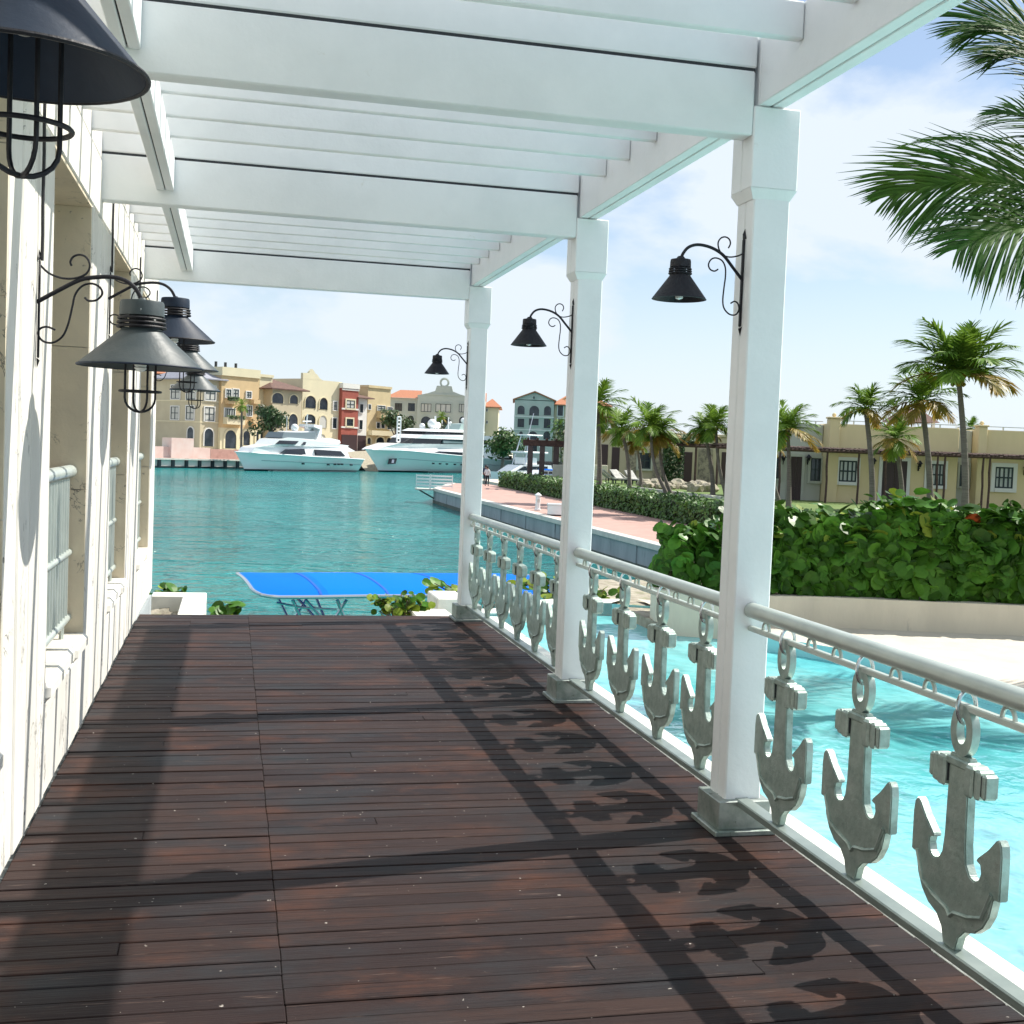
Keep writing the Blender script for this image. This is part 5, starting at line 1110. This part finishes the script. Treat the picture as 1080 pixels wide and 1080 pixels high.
# rocky slope between the two yachts
m = MB(); SFr = Frame(RF.P-RF.n*11, RF.d); xa = SFr.hit(366, 490)[0]; xb = SFr.hit(405, 490)[0]
m.add([qpt(xa, -15.5, -3.2), qpt(xb, -15.5, -3.2), qpt(xb, -7, .2), qpt(xa+2.5, -7, -.1), qpt(xa+1, -12, -1.2), qpt(xb, -12, -.9)], [(0, 1, 5, 4), (4, 5, 2, 3)]); struct(m.build('rock_slope', ROCK))
# ------------------------------------------------------------------ yachts
def yacht(name, label, px_bow, px_stern, D, spec, domes, L_over=None):
    P = at_D(px_bow, 490, D); fr = Frame(P, QD); t = fr.root(name, label, 'yacht')
    H = lambda p: fr.hit(*p)
    L = H((px_stern, 490))[0]; wid = spec['beam']/2; sheer = [H(p) for p in spec['sheer']]; xs0 = sheer[0][0]
    def sz(x):
        for (a, za), (b, zb) in zip(sheer[:-1], sheer[1:]):
            if x <= b: return za+(zb-za)*(x-a)/(b-a)
        return sheer[-1][1]
    k = 22; m = MB(); vs = []; n = 7
    for i in range(k+1):
        f = i/k; row = []
        for j in range(n):
            g = j/(n-1); xstart = xs0*g**1.2+0.0*(1-g); x = xstart+(L-xstart)*f
            full = (1-(1-min(1, f*1.9))**2.2); bw = wid*full*(0.80+0.20*g)*(1-.10*max(0, f-.6)/.4)
            z = WZ-.4+(sz(x)-(WZ-.4))*g
            row.append((x, bw*(0.25+.75*g**.5) if j else bw*.25, z))
        vs.append(row)
    V_ = []; fs = []
    for s_ in (-1, 1):
        b0 = len(V_)
        for row in vs: V_ += [(x, s_*b_, z) for x, b_, z in row]
        for i in range(k):
            for j in range(n-1): q = (b0+i*n+j, b0+(i+1)*n+j, b0+(i+1)*n+j+1, b0+i*n+j+1); fs.append(q if s_ < 0 else q[::-1])
    h0 = (k+1)*n
    for i in range(k): fs.append((i*n+n-1, (i+1)*n+n-1, h0+(i+1)*n+n-1, h0+i*n+n-1))
    fs.append(tuple(k*n+j for j in range(n))+tuple(h0+k*n+j for j in range(n-1, -1, -1)))
    m.add(V_, fs); hull = m.build('hull', spec['hull'], t, smooth=True, fixn=True)
    # dark boot stripe at the waterline
    m = MB()
    for i in range(k):
        for s_ in (-1, 1):
            a, b = vs[i], vs[i+1]; e = .03
            def on(row, zz):
                for (x, bb, z), (x2, b2, z2) in zip(row[:-1], row[1:]):
                    if z <= zz <= z2: f = (zz-z)/(z2-z); return (x+(x2-x)*f-.02, s_*(bb+(b2-bb)*f+e), zz)
                return (row[0][0], s_*row[0][1], zz)
            m.add([on(a, WZ-.1), on(b, WZ-.1), on(b, WZ+.24), on(a, WZ+.24)], [(0, 1, 2, 3)])
    m.build('boot_stripe', BOOT, hull, fixn=True)
    m = MB(); pts = [(x, -(b_+.04), z) for row in vs for (x, b_, z) in (row[-1],)]; m.tube([(x, y, z+.02) for x, y, z in pts], .09, 6); m.tube([(x, -y, z+.02) for x, y, z in pts], .09, 6); m.build('rub_rail', GEL, hull)
    m = MB(); pts = [(row[4][0], -(row[4][1]+.03), row[4][2]) for row in vs[3:]]; m.tube(pts, .045, 5); m.build('hull_line', mat('grey_hull_line', (.35, .42, .44), .4), hull)
    for name_, poly, w_, mt in spec['prisms']:
        pp = [H(p) for p in poly]; m = MB(); zmin = min(z for _, z in pp); zmax = max(z for _, z in pp)
        fn = lambda u, v, s_: (u, s_*w_*(1-.12*(v-zmin)/(zmax-zmin+1e-6))*min(1, .45+.55*max(0, (u-xs0)/(L*.33))), v)
        m.prism(pp, fn, -1, 1); m.build(name_, mt, t, fixn=True)
    for c, r_, y in domes: x, z = H(c); m = MB(); m.ball((x, y, z), r_*D/1281, 14); m.tube([(x, y, z-r_*D/1281*2.0), (x, y, z-r_*D/1281*.7)], r_*D/1281*.4, 8); m.build('radar_dome', GEL, t, smooth=True)
    for nm, p0, p1, r_, mt in spec.get('tubes', []): a = H(p0); b = H(p1); m = MB(); m.tube([(a[0], 0, a[1]), (b[0], 0, b[1])], r_, 6); m.build(nm, mt, t)
    for c in spec.get('ports', []): x, z = H(c); yb = spec.get('porty', -wid-.02); m = MB(); m.box(x-.22, x+.22, yb-.03, yb+.25, z-.12, z+.12, c=.05); m.build('porthole', GLASS, hull)
    return t, fr, H, wid
zb = lambda *p: [ZB(*q) for q in p]
B1 = 2.6
yacht('motor_yacht', 'smaller white motor yacht with pale aqua bow, moored below the cream house', 259.5, 371, 163, dict(beam=5.6, hull=HULL,
    sheer=zb((62, 745), (300, 760), (600, 780), (850, 792), (1010, 803)),
    prisms=[('deck_house', zb((135, 748), (165, 708), (300, 682), (870, 690), (948, 735), (885, 742), (900, 800), (850, 792), (300, 765)), 2.45, GEL),
            ('side_window', zb((350, 757), (400, 720), (535, 716), (535, 762)), 2.56, GLASS), ('side_window', zb((625, 722), (830, 735), (858, 775), (625, 768)), 2.56, GLASS),
            ('upper_deck', zb((290, 688), (335, 640), (420, 625), (690, 648), (720, 665), (905, 690), (880, 705)), 2.2, GEL), ('windscreen', zb((312, 677), (345, 648), (500, 654), (462, 680)), 2.28, GLASS), ('windscreen', zb((520, 684), (540, 660), (560, 662), (540, 686)), 2.28, GLASS),
            ('flybridge_screen', zb((372, 628), (395, 582), (540, 585), (660, 582), (640, 640)), 1.75, mat('tinted_screen', (.16, .2, .22), .15)), ('flybridge_seat', zb((395, 600), (470, 575), (660, 575), (690, 645), (420, 628)), 1.3, GEL),
            ('radar_arch', zb((655, 650), (690, 560), (640, 540), (645, 520), (710, 530), (705, 570), (690, 650)), 1.7, GEL), ('tender', zb((755, 668), (765, 645), (800, 632), (880, 650), (885, 672), (850, 685)), .9, GEL)],
    tubes=[('mast', ZB(640, 540), ZB(650, 440), .10, GEL), ('antenna', ZB(480, 590), ZB(484, 455), .05, GEL), ('mast_arm', ZB(612, 497), ZB(680, 497), .10, GEL)],
    ports=[ZB(505, 835), ZB(710, 843), ZB(765, 840), ZB(795, 840), ZB(822, 840), ZB(897, 845)]),
    [(ZB(530, 548), 4.3, -.4), (ZB(665, 553), 4.6, .2)])
zc = lambda *p: [ZC(*q) for q in p]
yt, yf_, yH, yw = yacht('motor_yacht', 'larger white motor yacht with dark window bands and two white domes behind the farthest column', 401, 534, 186, dict(beam=7.6, hull=HULLT,
    sheer=zb((1105, 722))+zc((400, 706), (600, 728), (1010, 760), (1340, 775)) if False else zc((122, 694), (400, 706), (600, 728), (1010, 768), (1350, 800)),
    prisms=[('foredeck', zc((160, 700), (200, 678), (330, 642), (1010, 650), (1180, 655), (1240, 700), (1260, 790), (1010, 768), (600, 726), (400, 706)), 3.35, GEL),
            ('side_window', zc((598, 722), (650, 708), (915, 722), (938, 758), (640, 745)), 3.46, GLASS), ('side_window', zc((975, 725), (1030, 727), (1030, 765), (975, 762)), 3.46, GLASS), ('side_window', zc((1150, 745), (1290, 750), (1270, 780), (1150, 778)), 3.46, GLASS),
            ('bridge_window_band', zc((435, 642), (460, 592), (1010, 600), (1080, 605), (1090, 650)), 2.85, GLASS), ('side_stripe', zc((690, 640), (700, 612), (1010, 618), (1010, 645)), 2.93, mat('smoked_glass', (.10, .15, .16), .1)),
            ('upper_deck', zc((455, 596), (520, 565), (870, 568), (1010, 575), (1200, 580), (1230, 612), (1010, 612)), 3.05, GEL), ('upper_window_band', zc((535, 566), (572, 532), (860, 540), (905, 570)), 2.5, GLASS),
            ('hardtop', zc((548, 536), (600, 514), (880, 524), (1060, 530), (1080, 548), (880, 546)), 2.6, GEL), ('radar_arch', zc((880, 528), (910, 475), (1010, 470), (1040, 530)), 1.6, mat('aqua_screen', (.34, .45, .43), .3)),
            ('aft_deck', zc((1130, 690), (1180, 640), (1240, 645), (1320, 690), (1300, 700)), 2.9, GEL)],
    tubes=[('mast', ZC(740, 515), ZC(740, 405), .16, GEL), ('antenna', ZC(855, 520), ZC(857, 415), .10, GEL), ('antenna', ZC(800, 470), ZC(800, 440), .07, GEL)],
    ports=[ZC(x, 812+(x-560)*.045) for x in (570, 630, 690, 760, 820, 880, 960)], porty=-3.75),
    [(ZC(688, 472), 5.2, -.6), (ZC(650, 495), 3.4, .6), (ZC(778, 487), 3.6, .4), (ZC(965, 443), 3.0, -.5), (ZC(905, 465), 1.6, .8)])
m = MB(); a0 = yH(ZC(403, 632)); a1 = yH(ZC(403, 412)); a2 = yH(ZC(430, 632))
for x in (a0[0], a2[0]): m.tube([(x, 0, a0[1]), (x, 0, a1[1])], .13, 6)
for i in range(8): z = a0[1]+(a1[1]-a0[1])*i/7; m.tube([(a0[0], 0, z), (a2[0], 0, z)], .09, 5)
m.build('bow_ladder', GEL, yt)
x, z = yH(ZC(298, 798)); m = MB(); m.obox((x, -1.55, z), (.55, -.35, .05), (-.1, -.10, 0), (.25, .1, .42)); m.build('anchor_pocket', BOOT, yt)
m = MB(); m.obox((x, -1.68, z), (.14, -.1, .0), (-.1, -.10, 0), (.1, .05, .26)); m.build('bow_anchor', CHROME, yt)
# small craft in the channel
def cruiser(name, label, px, py, D, L, rz, hh=1.0, tower=False, cover=None):
    c = at_D(px, py, D); c.z = WZ; t = thing(name, label, 'boat', c, rz)
    m = MB(); k = 10; vs = []
    for i in range(k+1):
        f = i/k; bw = L*.15*(1-(1-min(1, f*2))**2.2); z = (1.35-.35*f)*hh; x = L*f
        vs += [(x+.1*L*(1-f)*.6, -bw*.7, -.3), (x, -bw, z), (x, bw, z), (x+.1*L*(1-f)*.6, bw*.7, -.3)]
    fs = []
    for i in range(k):
        for j in range(3): fs.append((4*i+j, 4*i+4+j, 4*i+5+j, 4*i+1+j))
    fs.append((4*k, 4*k+3, 4*k+2, 4*k+1)); m.add(vs, fs); m.build('hull', HULL, t, fixn=True)
    m = MB(); m.prism([(L*.22, 1.1*hh), (L*.38, 2.1*hh), (L*.75, 2.2*hh), (L*.80, 1.0*hh)], lambda u, v, w_: (u, w_*L*.115, v), -1, 1); m.build('cabin', GEL, t, fixn=True)
    m = MB(); m.prism([(L*.30, 1.5*hh), (L*.385, 2.0*hh), (L*.70, 2.05*hh), (L*.70, 1.6*hh)], lambda u, v, w_: (u, w_*L*.119, v), -1, 1); m.build('cabin_window', GLASS, t, fixn=True)
    if tower:
        m = MB()
        for y in (-1, 1): m.tube([(L*.42, y*1.2, 2.1*hh), (L*.50, y*.8, 5.6*hh)], .08, 5); m.tube([(L*.68, y*1.2, 2.1*hh), (L*.60, y*.8, 5.6*hh)], .08, 5)
        m.tube([(L*.55, 1.4, 2*hh), (L*.75, 2.2, 8.2*hh)], .05, 4); m.build('tower_frame', CHROME, t)
        m = MB(); m.box(L*.40, L*.72, -1.3, 1.3, 3.5*hh, 3.7*hh, c=.05); m.box(L*.45, L*.66, -1.0, 1.0, 5.5*hh, 5.65*hh, c=.05); m.build('tower_roof', GEL, t)
        m = MB(); m.box(L*.43, L*.60, -1.0, 1.0, 2.2*hh, 3.0*hh, c=.1); m.build('flybridge', GEL, t)
    if cover:
        m = MB(); m.box(L*.35, L*.85, -1.1, 1.1, 2.6*hh, 2.75*hh, c=.06); m.build('sun_cover', cover, t)
        m = MB()
        for x in (.4, .8):
            for y in (-1, 1): m.tube([(L*x, y, 1*hh), (L*x, y, 2.65*hh)], .05, 5)
        m.build('cover_frame', CHROME, t)
cruiser('sport_fisher', 'white sport fishing boat with a tall tower between the yacht stern and the gabled building', 512, 492, 150, 13, .5, 1.1, tower=True)
cruiser('small_cruiser', 'low white cruiser moored just past the sport fishing boat', 534, 492, 133, 10, .2, 1.0)
cruiser('small_boat', 'small white boat with a blue sun cover beyond the promenade hedge', 545, 492, 128, 8, .1, .85, cover=BLUE)
cruiser('small_boat', 'pale boat moored behind the dark pergola posts', 566, 494, 122, 9, .3, .9)
# dark garden pergola and low wall at the end of the promenade
PF_ = Frame(F0*97, R0); hP = PF_.hit
x0 = hP(556.5, 480)[0]; x1 = hP(640, 480)[0]; z1 = hP(580, 464.5)[1]; zb_ = hP(580, 471)[1]
t = PF_.root('garden_pergola', 'heavy dark pergola with thick square posts at the far end of the promenade', 'pergola')
m = MB(); m.box(x0-.4, x1, -.2, .2, zb_, z1, c=.03); m.box(x0-.4, x1, 1.6, 2.0, zb_, z1, c=.03); x = x0
while x < x1: m.box(x-.08, x+.08, -.6, 2.4, z1+.004, z1+.16); x += .75
m.build('beam', RUSTIC, t)
PIL = mat('dark_stone_post', (.11, .085, .085), .9, (.07, .055, .055), 2)
for a, b in ((556.5, 562), (569, 574.5), (583.5, 589.5), (607, 613)):
    xa, xb = hP(a, 480)[0], hP(b, 480)[0]; m = MB(); m.box(xa, xb, -.25, .25, -1.75, zb_, c=.03); m.build('post', PIL, t)
a, b = hP(583, 480)[0], hP(606, 480)[0]; tag_ = MB(); tag_.box(a, b, -1.2, -.9, -1.75, hP(590, 490)[1], c=.03); o = tag_.build('low_wall', CAPST); o.location = PF_.P; o.rotation_euler = (0, 0, PF_.rz); tag(o, 'low pale wall beside the dark garden pergola above the promenade hedge', 'wall')
m = MB(); m.prism([(23.4, 96.1), (60, 96.1), (60, 119), (23.4, 119)], lambda u, v, w_: (u, v, w_), -3.2, -1.6); struct(m.build('garden_ground', SAND, fixn=True))
# far trees
G2_ = 'palms of the far waterfront'
def far_palm(label, bx, by, D, cx_, cy_, rad, z=-.35, **k):
    b = at_D(bx, by, D); b.z = z; c = at_D(cx_, cy_, D); palm(label, b, c, rad*D/1281, trunk_r=.22, nl=14, nf=20, name='fan_palm', **k)
far_palm('short round palm on a slim trunk in front of the orange house', 254.5, 470, 172, 255, 428, 10.5, yel=.05)
far_palm('small palm standing before the grey hotel gable', 466, 462, 224, 466, 440, 9, yel=.2)
far_palm('feathery palm against the wing of the gabled building', 593, 475, 170, 590, 450, 13, z=-1.5, yel=.1)
def blob_tree(name, label, base, W_, H_, n, s_, mt=TREE, trunk=True):
    t = thing(name, label, 'tree', base); m = MB(); lobes = [(V((rnd.gauss(0, W_*.28), rnd.gauss(0, W_*.25), H_*rnd.uniform(.42, .85))), rnd.uniform(.22, .36)*W_) for i in range(11)]
    for i in range(n):
        c, r_ = rnd.choice(lobes); d = V((rnd.gauss(0, 1), rnd.gauss(0, 1), rnd.gauss(0, 1))).normalized(); p = c+d*r_*rnd.uniform(.6, 1.08); nv = (d+V((rnd.gauss(0, .5), rnd.gauss(0, .5), rnd.gauss(.3, .5)))).normalized(); a = nv.orthogonal().normalized(); a.rotate(Matrix.Rotation(rnd.random()*6.28, 3, nv)); b = nv.cross(a); q = s_*rnd.uniform(.6, 1.3)
        m.add([p-a*q, p-b*q*.5, p+a*q, p+b*q*.5], [(0, 1, 2, 3)])
    m.build('crown', mt, t); m = MB(); m.tube([(0, 0, -.2), (.1, 0, H_*.3), (0, .1, H_*.55)], [W_*.06, W_*.045, W_*.03], 8)
    for c, r_ in lobes[:6]: m.tube([(0, 0, H_*.35), c*.7+V((0, 0, H_*.1)), c], [W_*.035, W_*.02, W_*.01], 5)
    m.build('trunk', TRUNK, t, smooth=True)
b = at_D(285, 470, 170); b.z = -.35; blob_tree('shade_tree', 'dark bushy tree between the orange house and the tower house', b, 3.8, 7.4, 1300, .26)
b = at_D(452, 470, 215); b.z = -.35; blob_tree('shade_tree', 'dark round tree left of the small palm before the grey hotel', b, 5, 5.5, 900, .35)
b = at_D(478, 470, 216); b.z = -.35; blob_tree('shade_tree', 'second dark tree right of the small palm behind the yacht domes', b, 4.5, 5, 800, .35)
b = at_D(417, 475, 210); b.z = -.35; blob_tree('shade_tree', 'dark tree rising behind the white bow ladder of the large yacht', b, 4, 8, 800, .35)
b = at_D(530, 480, 165); b.z = -1.5; blob_tree('broad_tree', 'bright green bushy tree between the hotel wing and the gabled building', b, 4.4, 6.0, 1500, .30, mat('fresh_foliage', (.05, .11, .025), .5, (.09, .15, .035), .6, island=.4, trans=.15))
b = at_D(612, 480, 120); b.z = -.5; blob_tree('broad_tree', 'dark dense tree behind the middle column beside the garden pergola', b, 6, 5, 1400, .26)
# ------------------------------------------------------------------ blue canopied boat below the deck
t = thing('pontoon_boat', 'boat with a long bright blue fabric canopy moored just below the deck end', 'boat', (2.9, 20.7, WZ), 0.10)
CL, CW = 2.62, 1.50; zc_ = -0.78-WZ
m = MB(); nx, ny = 28, 14; vs = []; mi = []
def canopy(x, y, up=0.0):
    r_ = 0.30; ex = max(0, abs(x)-(CL-r_))/r_; ey = max(0, abs(y)-(CW-r_))/r_
    return (x, y, zc_+0.085*(1-(y/CW)**2)-0.012*(x/CL)**2-0.014*abs(math.sin(x*2.9+.6))*(1-(y/CW)**2)-.035*max(0, abs(y/CW)-.86)/.14+0.004*math.sin(x*31)*abs(y/CW)**3+up)
fs = []
for up in (0, -.02):
    for j in range(ny+1):
        for i in range(nx+1):
            x = -CL+2*CL*i/nx; y = -CW+2*CW*j/ny
            rc = .34; dx = abs(x)-(CL-rc); dy = abs(y)-(CW-rc)
            if dx > 0 and dy > 0:
                q_ = max(dx, dy)/math.hypot(dx, dy); x = math.copysign(CL-rc+dx*q_, x); y = math.copysign(CW-rc+dy*q_, y)
            vs.append(canopy(x, y, up))
k2 = (nx+1)*(ny+1)
for l in (0, 1):
    for j in range(ny):
        for i in range(nx): a = l*k2+j*(nx+1)+i; q = (a, a+1, a+nx+2, a+nx+1); fs.append(q if l == 0 else q[::-1]); mi.append(0 if i < 6 or i > 16 else 1)
m.v = vs; m.f = fs; m.m = mi; m.build('canopy', [BLUE, BLUE2], t, smooth=True)
m2 = MB()
for x in (-1.62, -0.55, 0.55, 1.62):
    a_ = [canopy(x-.022, -CW*.985+2*CW*.985*i/20, .006) for i in range(21)]; b_ = [canopy(x+.022, -CW*.985+2*CW*.985*i/20, .006) for i in range(21)]
    m2.add(a_+b_, [(i, i+1, 22+i, 21+i) for i in range(20)])
m2.build('canopy_seams', mat('blue_webbing', (0.001, 0.085, 0.42), .8), t)
m = MB(); ring = [vs[i] for i in range(nx+1)]+[vs[j*(nx+1)+nx] for j in range(1, ny+1)]+[vs[ny*(nx+1)+i] for i in range(nx-1, -1, -1)]+[vs[j*(nx+1)] for j in range(ny-1, -1, -1)]
m.tube([(x*1.008, y*1.012, z-.015) for x, y, z in ring], .030, 8)
for x in (-1.6, -.55, .6, 1.6):
    m.tube([(x, y*CW*.99, canopy(x, y*CW*.99)[2]-.05) for y in [-1+i/5 for i in range(11)]], .018, 6)
for s_ in (-1, 1):
    for xa, xb in ((-2.05, -1.35), (-1.85, -.55), (-1.35, -.75), (.6, -.2), (1.9, 1.1), (1.3, 2.1), (-1.2, -2.0)):
        m.tube([(xa, s_*CW*.93, zc_-.12), (xb, s_*1.15, .55)], .027, 6)
    m.tube([(-2.3, s_*CW*.93, zc_-.16), (-1.9, s_*CW*.92, zc_-.24), (-1.35, s_*CW*.90, zc_-.28)], .02, 6)
m.build('canopy_frame', CHROME, t, smooth=True)
m = MB()
for s_ in (-1, 1): m.tube([(-3.3, s_*.95, .12), (-2.9, s_*.95, .05), (2.9, s_*.95, .05)], [.1, .33, .33], 14)
m.build('pontoons', CHROME, t, smooth=True)
m = MB(); m.box(-2.9, 2.9, -1.25, 1.25, .36, .46, c=.02); m.build('deck_floor', CAPST, t)
m = MB()
for y in (-1.25, 1.2): m.box(-2.8, 2.6, y, y+.05, .5, 1.05, c=.01)
m.box(-2.85, -2.8, -1.2, 1.2, .5, 1.05); m.build('side_panels', GEL, t)
m = MB()
for y in (-.95, .95): m.box(-2.0, 1.6, y-.25, y+.25, .46, .86, c=.05)
m.build('bench', TRIMW, t)
# ------------------------------------------------------------------ people on the promenade
def person(label, c, rz, top, trousers, hgt, arm=0.1):
    t = thing('person', label, 'person', c, rz); s_ = hgt/1.7
    J = {'pel': (0, 0, .92), 'che': (0, .02, 1.28), 'neck': (0, .01, 1.46), 'head': (0, -.02, 1.60), 'lk': (-.10, -.10, .50), 'lf': (-.11, .02, .08), 'lt': (-.11, -.14, .04), 'rk': (.10, .04, .50), 'rf': (.11, .18, .10), 'rt': (.11, .05, .04), 'lh': (-.10, 0, .88), 'rh': (.10, 0, .88),
         'ls': (-.19, .02, 1.38), 'le': (-.25, .05, 1.10), 'lw': (-.24, -.08, .86), 'lhd': (-.24, -.12, .77), 'rs': (.19, .02, 1.38), 're': (.25, .02, 1.10), 'rw': (.22, -.12-arm, .92), 'rhd': (.22, -.17-arm, .84), 'crown': (0, -.02, 1.69)}
    rad = {'pel': .145, 'che': .155, 'neck': .06, 'head': .10, 'lk': .065, 'lf': .045, 'lt': .04, 'rk': .065, 'rf': .045, 'rt': .04, 'lh': .09, 'rh': .09, 'ls': .07, 'le': .045, 'lw': .035, 'lhd': .04, 'rs': .07, 're': .045, 'rw': .035, 'rhd': .04, 'crown': .075}
    E = [('pel', 'che'), ('che', 'neck'), ('neck', 'head'), ('head', 'crown'), ('pel', 'lh'), ('lh', 'lk'), ('lk', 'lf'), ('lf', 'lt'), ('pel', 'rh'), ('rh', 'rk'), ('rk', 'rf'), ('rf', 'rt'), ('che', 'ls'), ('ls', 'le'), ('le', 'lw'), ('lw', 'lhd'), ('che', 'rs'), ('rs', 're'), ('re', 'rw'), ('rw', 'rhd')]
    ks = list(J); me = bpy.data.meshes.new('body'); me.from_pydata([V(J[k_])*s_ for k_ in ks], [(ks.index(a), ks.index(b)) for a, b in E], []); o = bpy.data.objects.new('body', me); C.objects.link(o)
    md = o.modifiers.new('skin', 'SKIN'); md.use_smooth_shade = True
    for i, k_ in enumerate(ks): me.skin_vertices[0].data[i].radius = (rad[k_]*s_*(1.15 if k_ in ('pel', 'che') else 1), rad[k_]*s_*(.8 if k_ in ('pel', 'che') else 1)); me.skin_vertices[0].data[i].use_root = (k_ == 'pel')
    sb = o.modifiers.new('sub', 'SUBSURF'); sb.levels = 1; sb.render_levels = 1
    dg = bpy.context.evaluated_depsgraph_get(); me2 = bpy.data.meshes.new_from_object(o.evaluated_get(dg)); bpy.data.objects.remove(o); o = bpy.data.objects.new('body', me2); C.objects.link(o); o.parent = t
    me2.materials.clear(); skin = mat('skin', (.35, .2, .14), .6)
    for mm in (skin, top, trousers, RUBR): me2.materials.append(mm)
    for p in me2.polygons:
        z = p.center.z/s_; x = abs(p.center.x)/s_
        p.material_index = 0 if z > 1.45 or (x > .21 and z < 1.08 and z > .7) else 1 if z > .95 else 2 if z > .09 else 3
        p.use_smooth = True
    m = MB(); m.lathe([(.098*s_, -.01), (.112*s_, .05*s_), (.10*s_, .11*s_), (.05*s_, .145*s_), (.001, .15*s_)], (0, 0.01*s_, 1.60*s_), 14); m.build('hair', RUBR, t, smooth=True)
c = at_z(513.5, 512.8, -1.72); person('person in a white shirt and dark trousers walking past the promenade hedge end', c, 2.6, mat('white_shirt', (.7, .7, .7), .8), mat('dark_trousers', (.02, .02, .03), .8), 1.66)
c = at_z(511.7, 511.5, -1.72); person('person in dark navy clothes just left of the one in the white shirt', c, 2.9, mat('navy_top', (.02, .03, .09), .8), mat('navy_trousers', (.02, .022, .04), .8), 1.70)
